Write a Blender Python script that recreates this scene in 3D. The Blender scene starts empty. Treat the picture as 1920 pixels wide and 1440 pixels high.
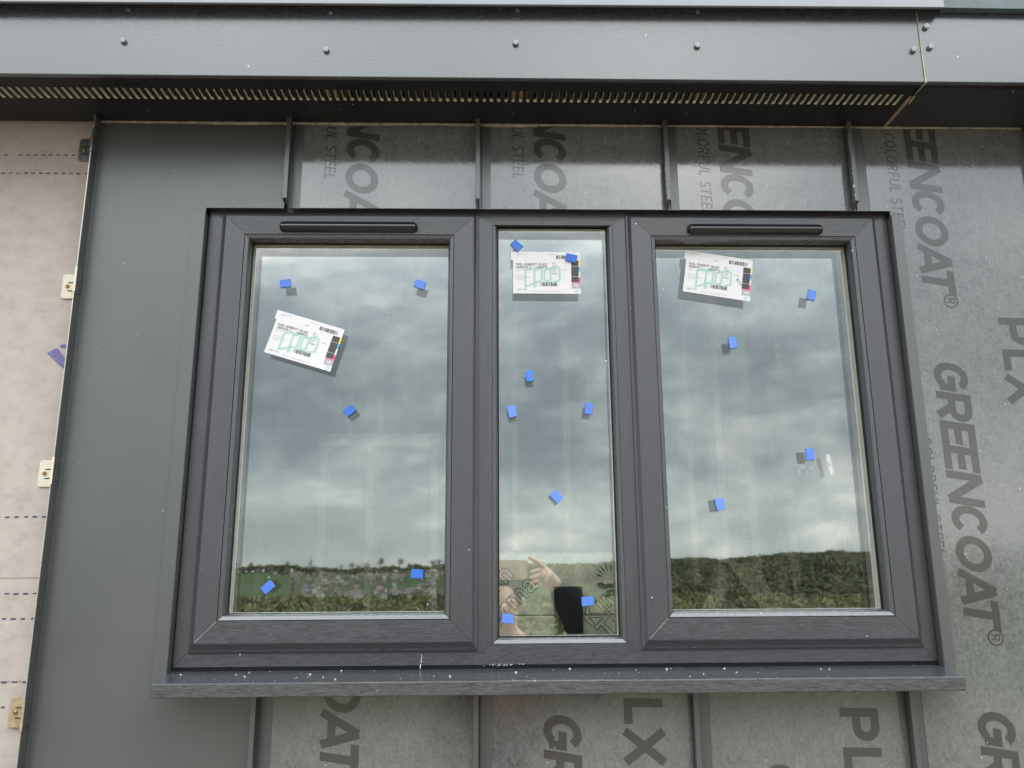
import bpy, math, random
import numpy as np
from mathutils import Vector, Matrix, noise as mnoise
R = math.radians
S = bpy.context.scene
C = S.collection

# ------------------------------------------------------------------ camera
# origin = the photographer's lens height; the wall is the plane y = 0, x runs right along it, z is up
D = 1.62
cam = bpy.data.objects.new('camera', bpy.data.cameras.new('camera')); C.objects.link(cam); S.camera = cam
P_, Y_, R_ = R(13.0238), R(1.4786), R(-0.3489)
fw = Vector((math.sin(Y_)*math.cos(P_), math.cos(Y_)*math.cos(P_), math.sin(P_)))
rt = Vector((math.cos(Y_), -math.sin(Y_), 0)); up = rt.cross(fw)
rt2 = rt*math.cos(R_) + up*math.sin(R_); up2 = -rt*math.sin(R_) + up*math.cos(R_)
M = Matrix((rt2, up2, -fw)).transposed().to_4x4(); M.translation = (0, -D, 0)
cam.matrix_world = M
cam.data.sensor_width = 36; cam.data.lens = 36*1537.74/1920
cam.data.clip_start = 0.02; cam.data.clip_end = 12000

# ------------------------------------------------------------------ world, sun, exposure
SUN_EL, SUN_AZ = R(52), R(28)           # behind the house and a veil of cloud: the wall is in open shade, the valley is lit
def node(nt, kind, **kw):
    n = nt.nodes.new(kind)
    for k, v in kw.items():
        if k == 'inputs':
            for i, val in v.items(): n.inputs[i].default_value = val
        else: setattr(n, k, v)
    return n
def math_n(nt, op, a, b=None, clamp=False):
    n = node(nt, 'ShaderNodeMath', operation=op, use_clamp=clamp)
    for i, v in enumerate((a, b)):
        if v is None: continue
        if isinstance(v, (int, float)): n.inputs[i].default_value = v
        else: nt.links.new(v, n.inputs[i])
    return n.outputs[0]
def ramp(nt, fac, stops, interp='LINEAR'):
    n = node(nt, 'ShaderNodeValToRGB'); cr = n.color_ramp; cr.interpolation = interp
    while len(cr.elements) < len(stops): cr.elements.new(0.5)
    for e, (p, c) in zip(cr.elements, stops):
        e.position = p; e.color = tuple(c) + (1,) if len(c) == 3 else c
    nt.links.new(fac, n.inputs[0]); return n.outputs[0]
def mixc(nt, fac, a, b, mode='MIX'):
    n = node(nt, 'ShaderNodeMix', data_type='RGBA', blend_type=mode)
    for i, v in ((0, fac), (6, a), (7, b)):
        if isinstance(v, (int, float)): n.inputs[i].default_value = v
        elif isinstance(v, tuple): n.inputs[i].default_value = v + (1,) if len(v) == 3 else v
        else: nt.links.new(v, n.inputs[i])
    return n.outputs[2]

W = bpy.data.worlds.new('World'); S.world = W; W.use_nodes = True
nt = W.node_tree; nt.nodes.clear()
wo = node(nt, 'ShaderNodeOutputWorld'); bg = node(nt, 'ShaderNodeBackground'); bg.inputs[1].default_value = 0.1
nt.links.new(bg.outputs[0], wo.inputs[0])
sky = node(nt, 'ShaderNodeTexSky', sky_type='NISHITA', sun_disc=False, sun_elevation=SUN_EL, sun_rotation=SUN_AZ)
tc = node(nt, 'ShaderNodeTexCoord'); sep = node(nt, 'ShaderNodeSeparateXYZ'); nt.links.new(tc.outputs['Generated'], sep.inputs[0])
comb = node(nt, 'ShaderNodeMapping'); comb.inputs['Scale'].default_value = (1.0, 1.0, 2.1); comb.inputs['Location'].default_value = (3.1, 0.4, 1.7)
nt.links.new(tc.outputs['Generated'], comb.inputs[0])
def cl(scale, det, ro, di):
    n = node(nt, 'ShaderNodeTexNoise', inputs={'Scale': scale, 'Detail': det, 'Roughness': ro, 'Distortion': di}); nt.links.new(comb.outputs[0], n.inputs['Vector']); return n.outputs[0]
puff = math_n(nt, 'ABSOLUTE', math_n(nt, 'SUBTRACT', cl(7.5, 6, 0.55, 0.2), 0.5))        # billowed edges
dens = math_n(nt, 'ADD', math_n(nt, 'ADD', math_n(nt, 'MULTIPLY', cl(3.4, 8, 0.54, 0.35), 0.66), math_n(nt, 'MULTIPLY', cl(11.0, 8, 0.58, 0.3), 0.25)), math_n(nt, 'MULTIPLY', puff, 0.42))
cloud = ramp(nt, dens, [(0.38, (0.40, 0.445, 0.485)), (0.455, (0.485, 0.535, 0.575)), (0.52, (0.64, 0.685, 0.715)), (0.60, (0.95, 0.95, 0.94))])
# cloud deck: brightest overhead, a darker bank at 6-14 degrees, a pale strip over the hills
elev = ramp(nt, sep.outputs[2], [(0.0, (26, 25.4, 23.6)), (0.035, (28, 27.3, 25.4)), (0.085, (27, 26.6, 25.4)), (0.13, (18, 18.2, 18.4)), (0.23, (17, 17.3, 17.6)), (0.31, (24, 24.2, 24.3)), (0.38, (38, 38, 37.5)), (0.48, (58, 57.5, 56)), (0.64, (78, 77, 75)), (1.0, (82, 81, 79))])
deck = mixc(nt, 1.0, cloud, elev, 'MULTIPLY')
nt.links.new(mixc(nt, 0.10, deck, sky.outputs[0]), bg.inputs[0])

sun = bpy.data.objects.new('sun', bpy.data.lights.new('sun', 'SUN')); C.objects.link(sun)
sun.data.energy = 1.4; sun.data.angle = R(14); sun.data.color = (1.0, 0.965, 0.92)
sd = Vector((math.sin(SUN_AZ)*math.cos(SUN_EL), math.cos(SUN_AZ)*math.cos(SUN_EL), math.sin(SUN_EL)))
sun.rotation_euler = sd.to_track_quat('Z', 'Y').to_euler()
S.view_settings.view_transform = 'Standard'; S.view_settings.look = 'None'
S.view_settings.exposure = 0.0; S.view_settings.gamma = 1.0; S.view_settings.use_curve_mapping = False
S.cycles.transparent_max_bounces = 24; S.cycles.max_bounces = 8
S.cycles.use_denoising = True
S.cycles.caustics_reflective = False; S.cycles.caustics_refractive = False

# ------------------------------------------------------------------ materials
def pmat(name, col, rough=0.5, spec=0.5, metal=0.0, ior=1.5):
    m = bpy.data.materials.new(name); m.use_nodes = True
    b = m.node_tree.nodes['Principled BSDF']
    b.inputs['Base Color'].default_value = tuple(col) + (1,)
    b.inputs['Roughness'].default_value = rough; b.inputs['Specular IOR Level'].default_value = spec
    b.inputs['Metallic'].default_value = metal; b.inputs['IOR'].default_value = ior
    return m, m.node_tree, b
def coords(nt, scale=(1, 1, 1)):
    t = node(nt, 'ShaderNodeTexCoord'); mp = node(nt, 'ShaderNodeMapping'); mp.inputs['Scale'].default_value = scale
    nt.links.new(t.outputs['Object'], mp.inputs[0]); return mp.outputs[0]
def noise_n(nt, vec, scale, detail=4, rough=0.55, dist=0.0):
    n = node(nt, 'ShaderNodeTexNoise', inputs={'Scale': scale, 'Detail': detail, 'Roughness': rough, 'Distortion': dist})
    nt.links.new(vec, n.inputs['Vector']); return n.outputs[0]
def bump(nt, b, h, strength, dist):
    n = node(nt, 'ShaderNodeBump', inputs={'Strength': strength, 'Distance': dist}); nt.links.new(h, n.inputs['Height'])
    nt.links.new(n.outputs[0], b.inputs['Normal'])
def specks(nt, vec, base, density, col=(0.75, 0.74, 0.72), scale=190):
    """scattered crumbs of swarf and mortar dust lying on a surface"""
    v = node(nt, 'ShaderNodeTexVoronoi', inputs={'Scale': scale, 'Randomness': 1.0}); nt.links.new(vec, v.inputs['Vector'])
    s = node(nt, 'ShaderNodeSeparateColor'); nt.links.new(v.outputs['Color'], s.inputs[0])
    big = math_n(nt, 'MULTIPLY', s.outputs[1], 0.32)
    near = math_n(nt, 'LESS_THAN', v.outputs['Distance'], big)
    pick = math_n(nt, 'LESS_THAN', s.outputs[0], density)
    return mixc(nt, math_n(nt, 'MULTIPLY', near, pick), base, col)

def grain_mat(name, along, col, rough, strength, speck=0.0, spec=0.5, contrast=0.35, ior=1.6):
    """foiled uPVC with a fine wood grain running along one axis"""
    m, nt, b = pmat(name, col, rough, spec, 0.0, ior)
    sc = {'x': (70, 520, 520), 'z': (520, 520, 40)}[along]
    v = coords(nt, sc)
    g = noise_n(nt, v, 1.0, 3, 0.6, 0.6)
    g2 = noise_n(nt, coords(nt, tuple(q*0.35 for q in sc)), 1.0, 2, 0.5, 0.3)
    h = math_n(nt, 'ADD', math_n(nt, 'MULTIPLY', g, 0.7), math_n(nt, 'MULTIPLY', g2, 0.3))
    lo = tuple(c*(1-contrast) for c in col); hi = tuple(c*(1+contrast*1.2) for c in col)
    base = ramp(nt, h, [(0.36, lo), (0.64, hi)])
    patch = noise_n(nt, coords(nt), 5.0, 3)
    base = mixc(nt, math_n(nt, 'MULTIPLY', patch, 0.10), base, (0.16, 0.155, 0.15))
    if speck: base = specks(nt, coords(nt), base, speck)
    nt.links.new(base, b.inputs['Base Color'])
    rr = node(nt, 'ShaderNodeMapRange', inputs={'From Min': 0.3, 'From Max': 0.7, 'To Min': rough-0.06, 'To Max': rough+0.08})
    nt.links.new(h, rr.inputs[0]); nt.links.new(rr.outputs[0], b.inputs['Roughness'])
    bump(nt, b, h, strength, 0.0006)
    return m

ANTH = (0.056, 0.056, 0.061)
m_rail = grain_mat('grained rail', 'x', (0.044, 0.043, 0.047), 0.36, 0.8, 0.003, 0.6, 0.42, 1.5)
m_rail_low = grain_mat('grained rail dusty', 'x', (0.046, 0.044, 0.050), 0.36, 0.8, 0.003, 0.6, 0.42, 1.5)
m_stile = grain_mat('grained stile', 'z', (0.044, 0.042, 0.049), 0.33, 0.12, 0.003, 0.75, 0.10, 1.5)
m_bead = grain_mat('glazing bead', 'x', (0.055, 0.055, 0.06), 0.26, 0.25, 0.006, 0.9, 0.2)
m_beadv = grain_mat('glazing bead upright', 'z', (0.055, 0.055, 0.06), 0.30, 0.10, 0.006, 0.6, 0.1)
m_sill = grain_mat('sill top', 'x', (0.042, 0.045, 0.052), 0.22, 0.10, 0.005, 1.0, 0.1)
m_sillf = grain_mat('sill front', 'x', (0.058, 0.057, 0.058), 0.38, 0.9, 0.010, 0.5, 0.5, 1.5)
m_fascia = grain_mat('fascia foil', 'x', (0.046, 0.047, 0.052), 0.25, 0.32, 0.0025, 0.95, 0.22, 1.58)
m_fascia_b = grain_mat('fascia foil smooth', 'x', (0.046, 0.049, 0.056), 0.23, 0.2, 0.002, 0.95, 0.1, 1.60)
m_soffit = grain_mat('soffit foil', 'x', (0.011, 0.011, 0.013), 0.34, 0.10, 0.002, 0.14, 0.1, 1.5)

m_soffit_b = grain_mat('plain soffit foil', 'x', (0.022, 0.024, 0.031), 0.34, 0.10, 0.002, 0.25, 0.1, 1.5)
def simple(name, col, rough=0.5, spec=0.5, metal=0.0, var=0.12, scale=30, bmp=0.0):
    m, nt, b = pmat(name, col, rough, spec, metal)
    n = noise_n(nt, coords(nt), scale, 4)
    nt.links.new(ramp(nt, n, [(0.3, tuple(c*(1-var) for c in col)), (0.7, tuple(min(1, c*(1+var)) for c in col))]), b.inputs['Base Color'])
    if bmp: bump(nt, b, n, bmp, 0.001)
    return m
m_black = simple('black gasket', (0.008, 0.008, 0.009), 0.55, 0.3)
m_gap = simple('dark joint', (0.012, 0.012, 0.013), 0.8, 0.1)
m_weld = simple('dusty weld', (0.22, 0.215, 0.21), 0.7, 0.3, var=0.5, scale=300)
m_cream = simple('cream plastic core', (0.84, 0.78, 0.62), 0.6, 0.3, var=0.25, scale=60)
m_joint = simple('weathered cream sealant', (0.42, 0.38, 0.28), 0.6, 0.3, var=0.25, scale=60)
m_tan = simple('tan cut edge', (0.36, 0.28, 0.19), 0.7, 0.2, var=0.3, scale=120)
m_timber = simple('pale sawn timber', (0.52, 0.33, 0.16), 0.75, 0.2, var=0.3, scale=40)
m_stud = simple('weathered timber stud', (0.27, 0.225, 0.165), 0.8, 0.2, var=0.25, scale=25)
m_screw = simple('dark painted screw', (0.17, 0.175, 0.19), 0.22, 1.0)
m_vent = simple('vent plastic', (0.010, 0.012, 0.014), 0.16, 0.7, var=0.05)
m_pad = simple('blue foam pad', (0.040, 0.170, 0.66), 0.55, 0.3, var=0.10, scale=400)
pn = m_pad.node_tree; pb = pn.nodes['Principled BSDF']; oi = node(pn, 'ShaderNodeObjectInfo'); hs = node(pn, 'ShaderNodeHueSaturation')
src = pb.inputs['Base Color'].links[0].from_socket; pn.links.new(src, hs.inputs['Color'])
mr = node(pn, 'ShaderNodeMapRange', inputs={'To Min': 0.78, 'To Max': 1.15}); pn.links.new(oi.outputs['Random'], mr.inputs[0]); pn.links.new(mr.outputs[0], hs.inputs['Value'])
mr2 = node(pn, 'ShaderNodeMapRange', inputs={'To Min': 1.0, 'To Max': 0.86}); pn.links.new(oi.outputs['Random'], mr2.inputs[0]); pn.links.new(mr2.outputs[0], hs.inputs['Saturation'])
pn.links.new(hs.outputs[0], pb.inputs['Base Color']); bump(pn, pb, noise_n(pn, coords(pn), 500, 3), 0.4, 0.0006)
m_padback = simple('grey cork backing', (0.62, 0.60, 0.58), 0.9, 0.1)
m_paper = simple('label paper', (0.72, 0.69, 0.705), 0.55, 0.3, var=0.02)
m_ink = simple('black ink', (0.05, 0.05, 0.055), 0.6, 0.2)
m_greyink = simple('faded ink', (0.30, 0.29, 0.30), 0.6, 0.2)
m_mint = simple('mint ink', (0.40, 0.585, 0.495), 0.6, 0.2, var=0.04)
m_charc = simple('charcoal ink', (0.085, 0.082, 0.085), 0.6, 0.2)
m_yel = simple('yellow ink', (0.85, 0.66, 0.08), 0.6, 0.2)
m_cyan = simple('cyan ink', (0.10, 0.45, 0.75), 0.6, 0.2)
m_pink = simple('pink ink', (0.80, 0.10, 0.28), 0.6, 0.2)
m_lgrey = simple('light grey ink', (0.42, 0.41, 0.42), 0.6, 0.2)
m_spacer = simple('warm grey spacer bar', (0.82, 0.76, 0.70), 0.5, 0.4, var=0.06)
m_spline = simple('white sealant line', (0.55, 0.535, 0.50), 0.5, 0.4)
m_trim = simple('pale roof trim', (0.27, 0.28, 0.305), 0.35, 0.5, var=0.04)
m_teal = simple('teal grey sheet', (0.075, 0.105, 0.11), 0.4, 0.5, var=0.2, scale=15)
m_galv = simple('galvanised clip', (0.62, 0.58, 0.50), 0.38, 0.5, 0.55, var=0.10, scale=120)
m_brass = simple('brass screw', (0.45, 0.27, 0.10), 0.35, 0.5, 0.9)
m_purple = simple('purple print', (0.17, 0.155, 0.31), 0.8, 0.2, var=0.3, scale=220)
m_dash = simple('dark purple dash print', (0.065, 0.058, 0.125), 0.8, 0.2, var=0.3, scale=220)
m_burr = simple('bare steel burr', (0.55, 0.55, 0.53), 0.35, 0.6, 0.7, var=0.3, scale=300)
m_grout = simple('beige sealant', (0.27, 0.235, 0.19), 0.75, 0.3, var=0.4, scale=90)
m_white = simple('white crumb', (0.52, 0.51, 0.50), 0.8, 0.2)
m_room = simple('bare interior wall', (0.46, 0.445, 0.42), 0.9, 0.1, var=0.2, scale=3)
m_roomc = simple('interior ceiling', (0.80, 0.78, 0.76), 0.9, 0.1, var=0.1, scale=3)

def steel_mat():
    m, nt, b = pmat('anthracite coated steel', (0.05, 0.053, 0.050), 0.36, 0.92, 0.0, 1.56)
    n = noise_n(nt, coords(nt, (1, 1, 0.6)), 3.0, 4)
    base = ramp(nt, n, [(0.3, (0.055, 0.0565, 0.056)), (0.7, (0.067, 0.068, 0.067))])
    base = specks(nt, coords(nt), base, 0.004, (0.35, 0.35, 0.34), 230)
    nt.links.new(base, b.inputs['Base Color'])
    r = node(nt, 'ShaderNodeMapRange', inputs={'From Min': 0.3, 'From Max': 0.7, 'To Min': 0.31, 'To Max': 0.43}); nt.links.new(n, r.inputs[0])
    nt.links.new(r.outputs[0], b.inputs['Roughness'])
    bump(nt, b, noise_n(nt, coords(nt), 2.6, 2), 0.5, 0.005)
    return m
m_steel = steel_mat()
def film_mat(name, lo, hi, rough, spec):
    m, nt, b = pmat(name, hi, rough, spec, 0.0, 1.60)
    fine = noise_n(nt, coords(nt, (1.0, 1.0, 0.75)), 170, 5, 0.65, 0.4)
    mid = noise_n(nt, coords(nt, (1.0, 1.0, 0.9)), 36, 5, 0.65)
    big = noise_n(nt, coords(nt), 4.0, 3); wr = noise_n(nt, coords(nt, (1, 1, .7)), 11, 3, 0.5, 0.6)
    h = math_n(nt, 'ADD', math_n(nt, 'ADD', math_n(nt, 'MULTIPLY', fine, 0.5), math_n(nt, 'MULTIPLY', mid, 0.3)), math_n(nt, 'MULTIPLY', big, 0.2))
    base = ramp(nt, h, [(0.38, lo), (0.62, hi)])
    base = specks(nt, coords(nt), base, 0.004, (0.5, 0.5, 0.49), 220)
    nt.links.new(base, b.inputs['Base Color'])
    rr = node(nt, 'ShaderNodeMapRange', inputs={'From Min': 0.35, 'From Max': 0.65, 'To Min': rough-0.03, 'To Max': rough+0.06}); nt.links.new(h, rr.inputs[0])
    nt.links.new(rr.outputs[0], b.inputs['Roughness'])
    bump(nt, b, math_n(nt, 'ADD', math_n(nt, 'ADD', math_n(nt, 'MULTIPLY', fine, 0.35), mid), math_n(nt, 'MULTIPLY', wr, 1.6)), 0.10, 0.0016)
    return m
m_film = film_mat('grey protective film', (0.088, 0.088, 0.086), (0.172, 0.172, 0.168), 0.095, 1.0)
m_print = film_mat('printed lettering', (0.050, 0.047, 0.043), (0.050, 0.045, 0.040), 0.15, 0.75)
def membrane_mat():
    m, nt, b = pmat('breather membrane', (0.5, 0.43, 0.37), 0.85, 0.15)
    a = noise_n(nt, coords(nt, (1, 1, 1.5)), 20, 8, 0.68, 0.15); c = noise_n(nt, coords(nt, (1, 1, 3)), 260, 3)
    h = math_n(nt, 'ADD', math_n(nt, 'MULTIPLY', a, 0.75), math_n(nt, 'MULTIPLY', c, 0.25))
    nt.links.new(ramp(nt, h, [(0.36, (0.385, 0.33, 0.30)), (0.5, (0.445, 0.385, 0.35)), (0.64, (0.485, 0.425, 0.385))]), b.inputs['Base Color'])
    bump(nt, b, c, 0.3, 0.0015); return m
m_memb = membrane_mat()

def glass_mat(name, r0, tint, dirt=0.0, soft=0.012):
    """coated pane: mirror share by Schlick, the rest let straight through"""
    m = bpy.data.materials.new(name); m.use_nodes = True; nt = m.node_tree; nt.nodes.clear()
    o = node(nt, 'ShaderNodeOutputMaterial'); lw = node(nt, 'ShaderNodeLayerWeight', inputs={'Blend': 0.5})
    p5 = math_n(nt, 'POWER', lw.outputs['Facing'], 4.0)
    f = math_n(nt, 'ADD', r0, math_n(nt, 'MULTIPLY', p5, 1.0-r0), True)
    tr = node(nt, 'ShaderNodeBsdfTransparent'); tr.inputs[0].default_value = tuple(tint) + (1,)
    gl = node(nt, 'ShaderNodeBsdfGlossy'); gl.inputs['Roughness'].default_value = soft; gl.inputs[0].default_value = (0.97, 1.0, 0.99, 1)
    wav = node(nt, 'ShaderNodeBump', inputs={'Strength': 0.02, 'Distance': 0.004})
    nt.links.new(noise_n(nt, coords(nt), 2.5, 1), wav.inputs['Height']); nt.links.new(wav.outputs[0], gl.inputs['Normal'])
    mx = node(nt, 'ShaderNodeMixShader'); nt.links.new(f, mx.inputs[0]); nt.links.new(tr.outputs[0], mx.inputs[1]); nt.links.new(gl.outputs[0], mx.inputs[2])
    out = mx.outputs[0]
    if dirt:
        v = node(nt, 'ShaderNodeTexVoronoi', inputs={'Scale': 55, 'Randomness': 1.0}); nt.links.new(coords(nt), v.inputs['Vector'])
        s = node(nt, 'ShaderNodeSeparateColor'); nt.links.new(v.outputs['Color'], s.inputs[0])
        d1 = math_n(nt, 'MULTIPLY', math_n(nt, 'LESS_THAN', v.outputs['Distance'], math_n(nt, 'MULTIPLY', s.outputs[1], 0.11)), math_n(nt, 'LESS_THAN', s.outputs[0], 0.035))
        st = noise_n(nt, coords(nt, (26, 26, 1.2)), 1.0, 3, 0.6)
        d2 = math_n(nt, 'MULTIPLY', math_n(nt, 'SUBTRACT', st, 0.58, True), 0.22)
        df = node(nt, 'ShaderNodeBsdfDiffuse'); df.inputs[0].default_value = (0.72, 0.71, 0.68, 1)
        m2 = node(nt, 'ShaderNodeMixShader')
        nt.links.new(math_n(nt, 'MAXIMUM', d1, math_n(nt, 'ADD', d2, dirt)), m2.inputs[0]); nt.links.new(out, m2.inputs[1]); nt.links.new(df.outputs[0], m2.inputs[2]); out = m2.outputs[0]
    nt.links.new(out, o.inputs[0]); return m
m_glo = glass_mat('outer pane face', 0.150, (0.97, 0.985, 0.975), 0.006)
m_gli = glass_mat('low emissivity pane face', 0.23, (0.93, 0.935, 0.91), 0.0, 0.020)
def clear_mat(name, tint):
    m = bpy.data.materials.new(name); m.use_nodes = True; nt = m.node_tree; nt.nodes.clear()
    o = node(nt, 'ShaderNodeOutputMaterial'); tr = node(nt, 'ShaderNodeBsdfTransparent'); tr.inputs[0].default_value = tuple(tint) + (1,)
    nt.links.new(tr.outputs[0], o.inputs[0]); return m
def veil_mat(name, col, a):
    m = bpy.data.materials.new(name); m.use_nodes = True; nt = m.node_tree; b = nt.nodes['Principled BSDF']; b.inputs['Base Color'].default_value = tuple(col) + (1,)
    b.inputs['Roughness'].default_value = 0.5; b.inputs['Alpha'].default_value = a; return m
m_glue = veil_mat('milky glue', (0.80, 0.79, 0.76), 0.38)
m_clear = clear_mat('clear pane face', (0.97, 0.985, 0.975))

# ------------------------------------------------------------------ building helpers
WORG = {}
class MB:
    def __init__(s): s.v = []; s.f = []; s.m = []
    def face(s, pts, mi=0):
        n = len(s.v); s.v += [tuple(p) for p in pts]; s.f.append(tuple(range(n, n+len(pts)))); s.m.append(mi); return s
    def box(s, x0, x1, y0, y1, z0, z1, mi=0):
        n = len(s.v)
        s.v += [(x, y, z) for x in (x0, x1) for y in (y0, y1) for z in (z0, z1)]
        for q in ((0, 1, 3, 2), (4, 6, 7, 5), (0, 4, 5, 1), (2, 3, 7, 6), (0, 2, 6, 4), (1, 5, 7, 3)):
            s.f.append(tuple(n+i for i in q)); s.m.append(mi)
        return s
    def loft(s, rings, close=True, cap=True, mi=0):
        """rings: lists of points of equal length, skinned one to the next"""
        n = len(s.v); k = len(rings[0])
        for r in rings: s.v += [tuple(p) for p in r]
        for i in range(len(rings)-1):
            for j in range(k if close else k-1):
                a, b = n+i*k+j, n+i*k+(j+1) % k
                s.f.append((a, b, b+k, a+k)); s.m.append(mi)
        if cap:
            s.f.append(tuple(n+j for j in range(k))[::-1]); s.m.append(mi)
            s.f.append(tuple(n+(len(rings)-1)*k+j for j in range(k))); s.m.append(mi)
        return s
    def prism(s, poly, y0, y1, mi=0, side=None):
        """poly of (x, z) extruded from y0 to y1"""
        return s.loft([[(x, y0, z) for x, z in poly], [(x, y1, z) for x, z in poly]], mi=mi)
def link(name, me, mats, parent=None):
    o = bpy.data.objects.new(name, me); C.objects.link(o)
    for m in (mats if isinstance(mats, (list, tuple)) else [mats]): me.materials.append(m)
    if parent is not None: o.parent = parent
    return o
def build(name, mb, mats, parent=None, origin=None, bevel=0.0, smooth=False, seg=2):
    """one mesh object; vertices are given in place and stored relative to the parent's (or own) base"""
    off = Vector(WORG.get(parent, (0, 0, 0))) if parent is not None else Vector((0, 0, 0))
    own = Vector(origin) if origin is not None else off
    me = bpy.data.meshes.new(name); me.from_pydata([tuple(Vector(v)-own) for v in mb.v], [], mb.f); 
    me.polygons.foreach_set('material_index', mb.m)
    me.update()
    import bmesh
    bm = bmesh.new(); bm.from_mesh(me); bmesh.ops.remove_doubles(bm, verts=bm.verts, dist=1e-6)
    bmesh.ops.recalc_face_normals(bm, faces=bm.faces); bm.to_mesh(me); bm.free()
    if smooth: me.polygons.foreach_set('use_smooth', [True]*len(me.polygons))
    o = link(name, me, mats, parent); o.location = own-off
    WORG[o] = tuple(own)
    if bevel:
        bv = o.modifiers.new('bevel', 'BEVEL'); bv.width = bevel; bv.segments = seg; bv.limit_method = 'ANGLE'; bv.angle_limit = R(35)
    return o
def tag(o, label=None, cat=None, group=None, kind=None):
    for k, v in (('label', label), ('category', cat), ('group', group), ('kind', kind)):
        if v: o[k] = v
    return o
def thing(name, loc, label, cat, group=None):
    o = bpy.data.objects.new(name, None); C.objects.link(o); o.location = loc; o.empty_display_size = 0.05
    WORG[o] = tuple(loc); return tag(o, label, cat, group)

# ------------------------------------------------------------------ cladding wall
SEAM = [-0.431, -0.027, 0.378, 0.781, 1.186]
TOPZ, BOTZ, WTOP, WBOT = 0.957, -2.4, 0.7575, -0.19
OX0, OX1 = -0.6015, 0.8585                       # window opening in the cladding

def arc(cx, cy, rx, ry, a0, a1, n=14):
    return [(cx+rx*math.cos(R(a0+(a1-a0)*i/n)), cy+ry*math.sin(R(a0+(a1-a0)*i/n))) for i in range(n+1)]
def glyph(ch, w, t):
    """letters as centre lines of pen strokes: cap height 1, width w, pen t"""
    h = t/2; cx = w/2; rx, ry = w/2-h, 0.5-h
    if ch == 'C': return [arc(cx, .5, rx, ry, 38, 322, 26)]
    if ch == 'O': return [arc(cx, .5, rx, ry, 0, 360, 32)]
    if ch == 'G': return [arc(cx, .5, rx, ry, 40, 318, 26), [(cx+rx, .14), (cx+rx, .5), (cx-.02, .5)]]
    if ch == 'R':
        r = .235
        return [[(h, 0), (h, 1)], [(h, 1-h), (w-.36, 1-h)] + arc(w-.34, 1-h-r, (.34-h), r, 90, -90, 12) + [(h, 1-h-2*r)], [(w*.48, .45), (w-h, 0)]]
    if ch == 'P':
        r = .24
        return [[(h, 0), (h, 1)], [(h, 1-h), (w-.36, 1-h)] + arc(w-.34, 1-h-r, (.34-h), r, 90, -90, 12) + [(h, 1-h-2*r)]]
    if ch == 'E': return [[(w, 1-h), (h, 1-h), (h, h), (w, h)], [(h, .5), (w*.93, .5)]]
    if ch == 'F': return [[(w, 1-h), (h, 1-h), (h, 0)], [(h, .5), (w*.9, .5)]]
    if ch == 'L': return [[(h, 1), (h, h), (w, h)]]
    if ch == 'T': return [[(0, 1-h), (w, 1-h)], [(cx, 1-h), (cx, 0)]]
    if ch == 'N': return [[(h, 0), (h, 1)], [(h*1.1, 1-h*.2), (w-h*1.1, h*.2)], [(w-h, 1), (w-h, 0)]]
    if ch == 'A': return [[(h*.7, 0), (cx, 1-.02)], [(cx, 1-.02), (w-h*.7, 0)], [(w*.25, .27), (w*.75, .27)]]
    if ch == 'X': return [[(h, 0), (w-h, 1)], [(h, 1), (w-h, 0)]]
    if ch == 'U': return [[(h, 1)] + arc(cx, .42, rx, .42-h, 180, 360, 16) + [(w-h, 1)]]
    if ch == 'S': return [arc(cx, .73, rx, .27-h, 35, 250, 14) + arc(cx, .27, rx, .27-h, 70, -145, 14)]
    return []
def stroke(mb, pts, t, tf, mi=0):
    """pen stroke of width t along pts, mapped to the wall by tf"""
    n = len(pts); L, Rr = [], []
    closed = n > 4 and abs(pts[0][0]-pts[-1][0]) < 1e-6 and abs(pts[0][1]-pts[-1][1]) < 1e-6
    for i, p in enumerate(pts):
        a = pts[i-1] if i > 0 else (pts[-2] if closed else None)
        b = pts[i+1] if i < n-1 else (pts[1] if closed else None)
        ds = []
        if a is not None: d = Vector((p[0]-a[0], p[1]-a[1])); ds.append(d.normalized() if d.length > 1e-9 else Vector((1, 0)))
        if b is not None: d = Vector((b[0]-p[0], b[1]-p[1])); ds.append(d.normalized() if d.length > 1e-9 else Vector((1, 0)))
        d = (ds[0]+ds[-1]); d = d.normalized() if d.length > 1e-6 else ds[0]
        k = 1/max(0.5, d.dot(ds[0])); nrm = Vector((-d.y, d.x))*t/2*k
        L.append((p[0]+nrm.x, p[1]+nrm.y)); Rr.append((p[0]-nrm.x, p[1]-nrm.y))
    for i in range(n-1): mb.face([tf(*L[i]), tf(*Rr[i]), tf(*Rr[i+1]), tf(*L[i+1])], mi)
def clip_poly(pts, f):
    out = []
    for i, p in enumerate(pts):
        q = pts[(i+1) % len(pts)]; a, b = f(p), f(q)
        if a >= 0: out.append(p)
        if a*b < 0: s = a/(a-b); out.append(tuple(p[k]+(q[k]-p[k])*s for k in range(3)))
    return out
def clipped(mb, z0, z1, x0, x1, hole=None):
    """keep only what lies on the sheet; hole = (x, zlo, zhi): cut away x < x between zlo and zhi"""
    r = MB()
    for f in mb.f:
        p = [mb.v[i] for i in f]
        for g in (lambda q: q[2]-z0, lambda q: z1-q[2], lambda q: q[0]-x0, lambda q: x1-q[0]):
            p = clip_poly(p, g) if len(p) > 2 else p
        if len(p) > 2: r.face(p)
    return r
GW = [('G', .86, .00), ('R', .82, .91), ('E', .70, 1.77), ('E', .70, 2.48), ('N', .93, 3.22), ('C', .82, 4.16), ('O', .97, 5.00), ('A', .94, 5.96), ('T', .80, 6.70)]
CW = [('C', .62), ('O', .72), ('L', .5), ('O', .72), ('R', .6), ('F', .52), ('U', .66), ('L', .5), (' ', .28), ('S', .55), ('T', .56), ('E', .52), ('E', .52), ('L', .5)]
PITCH = 0.6785
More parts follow.
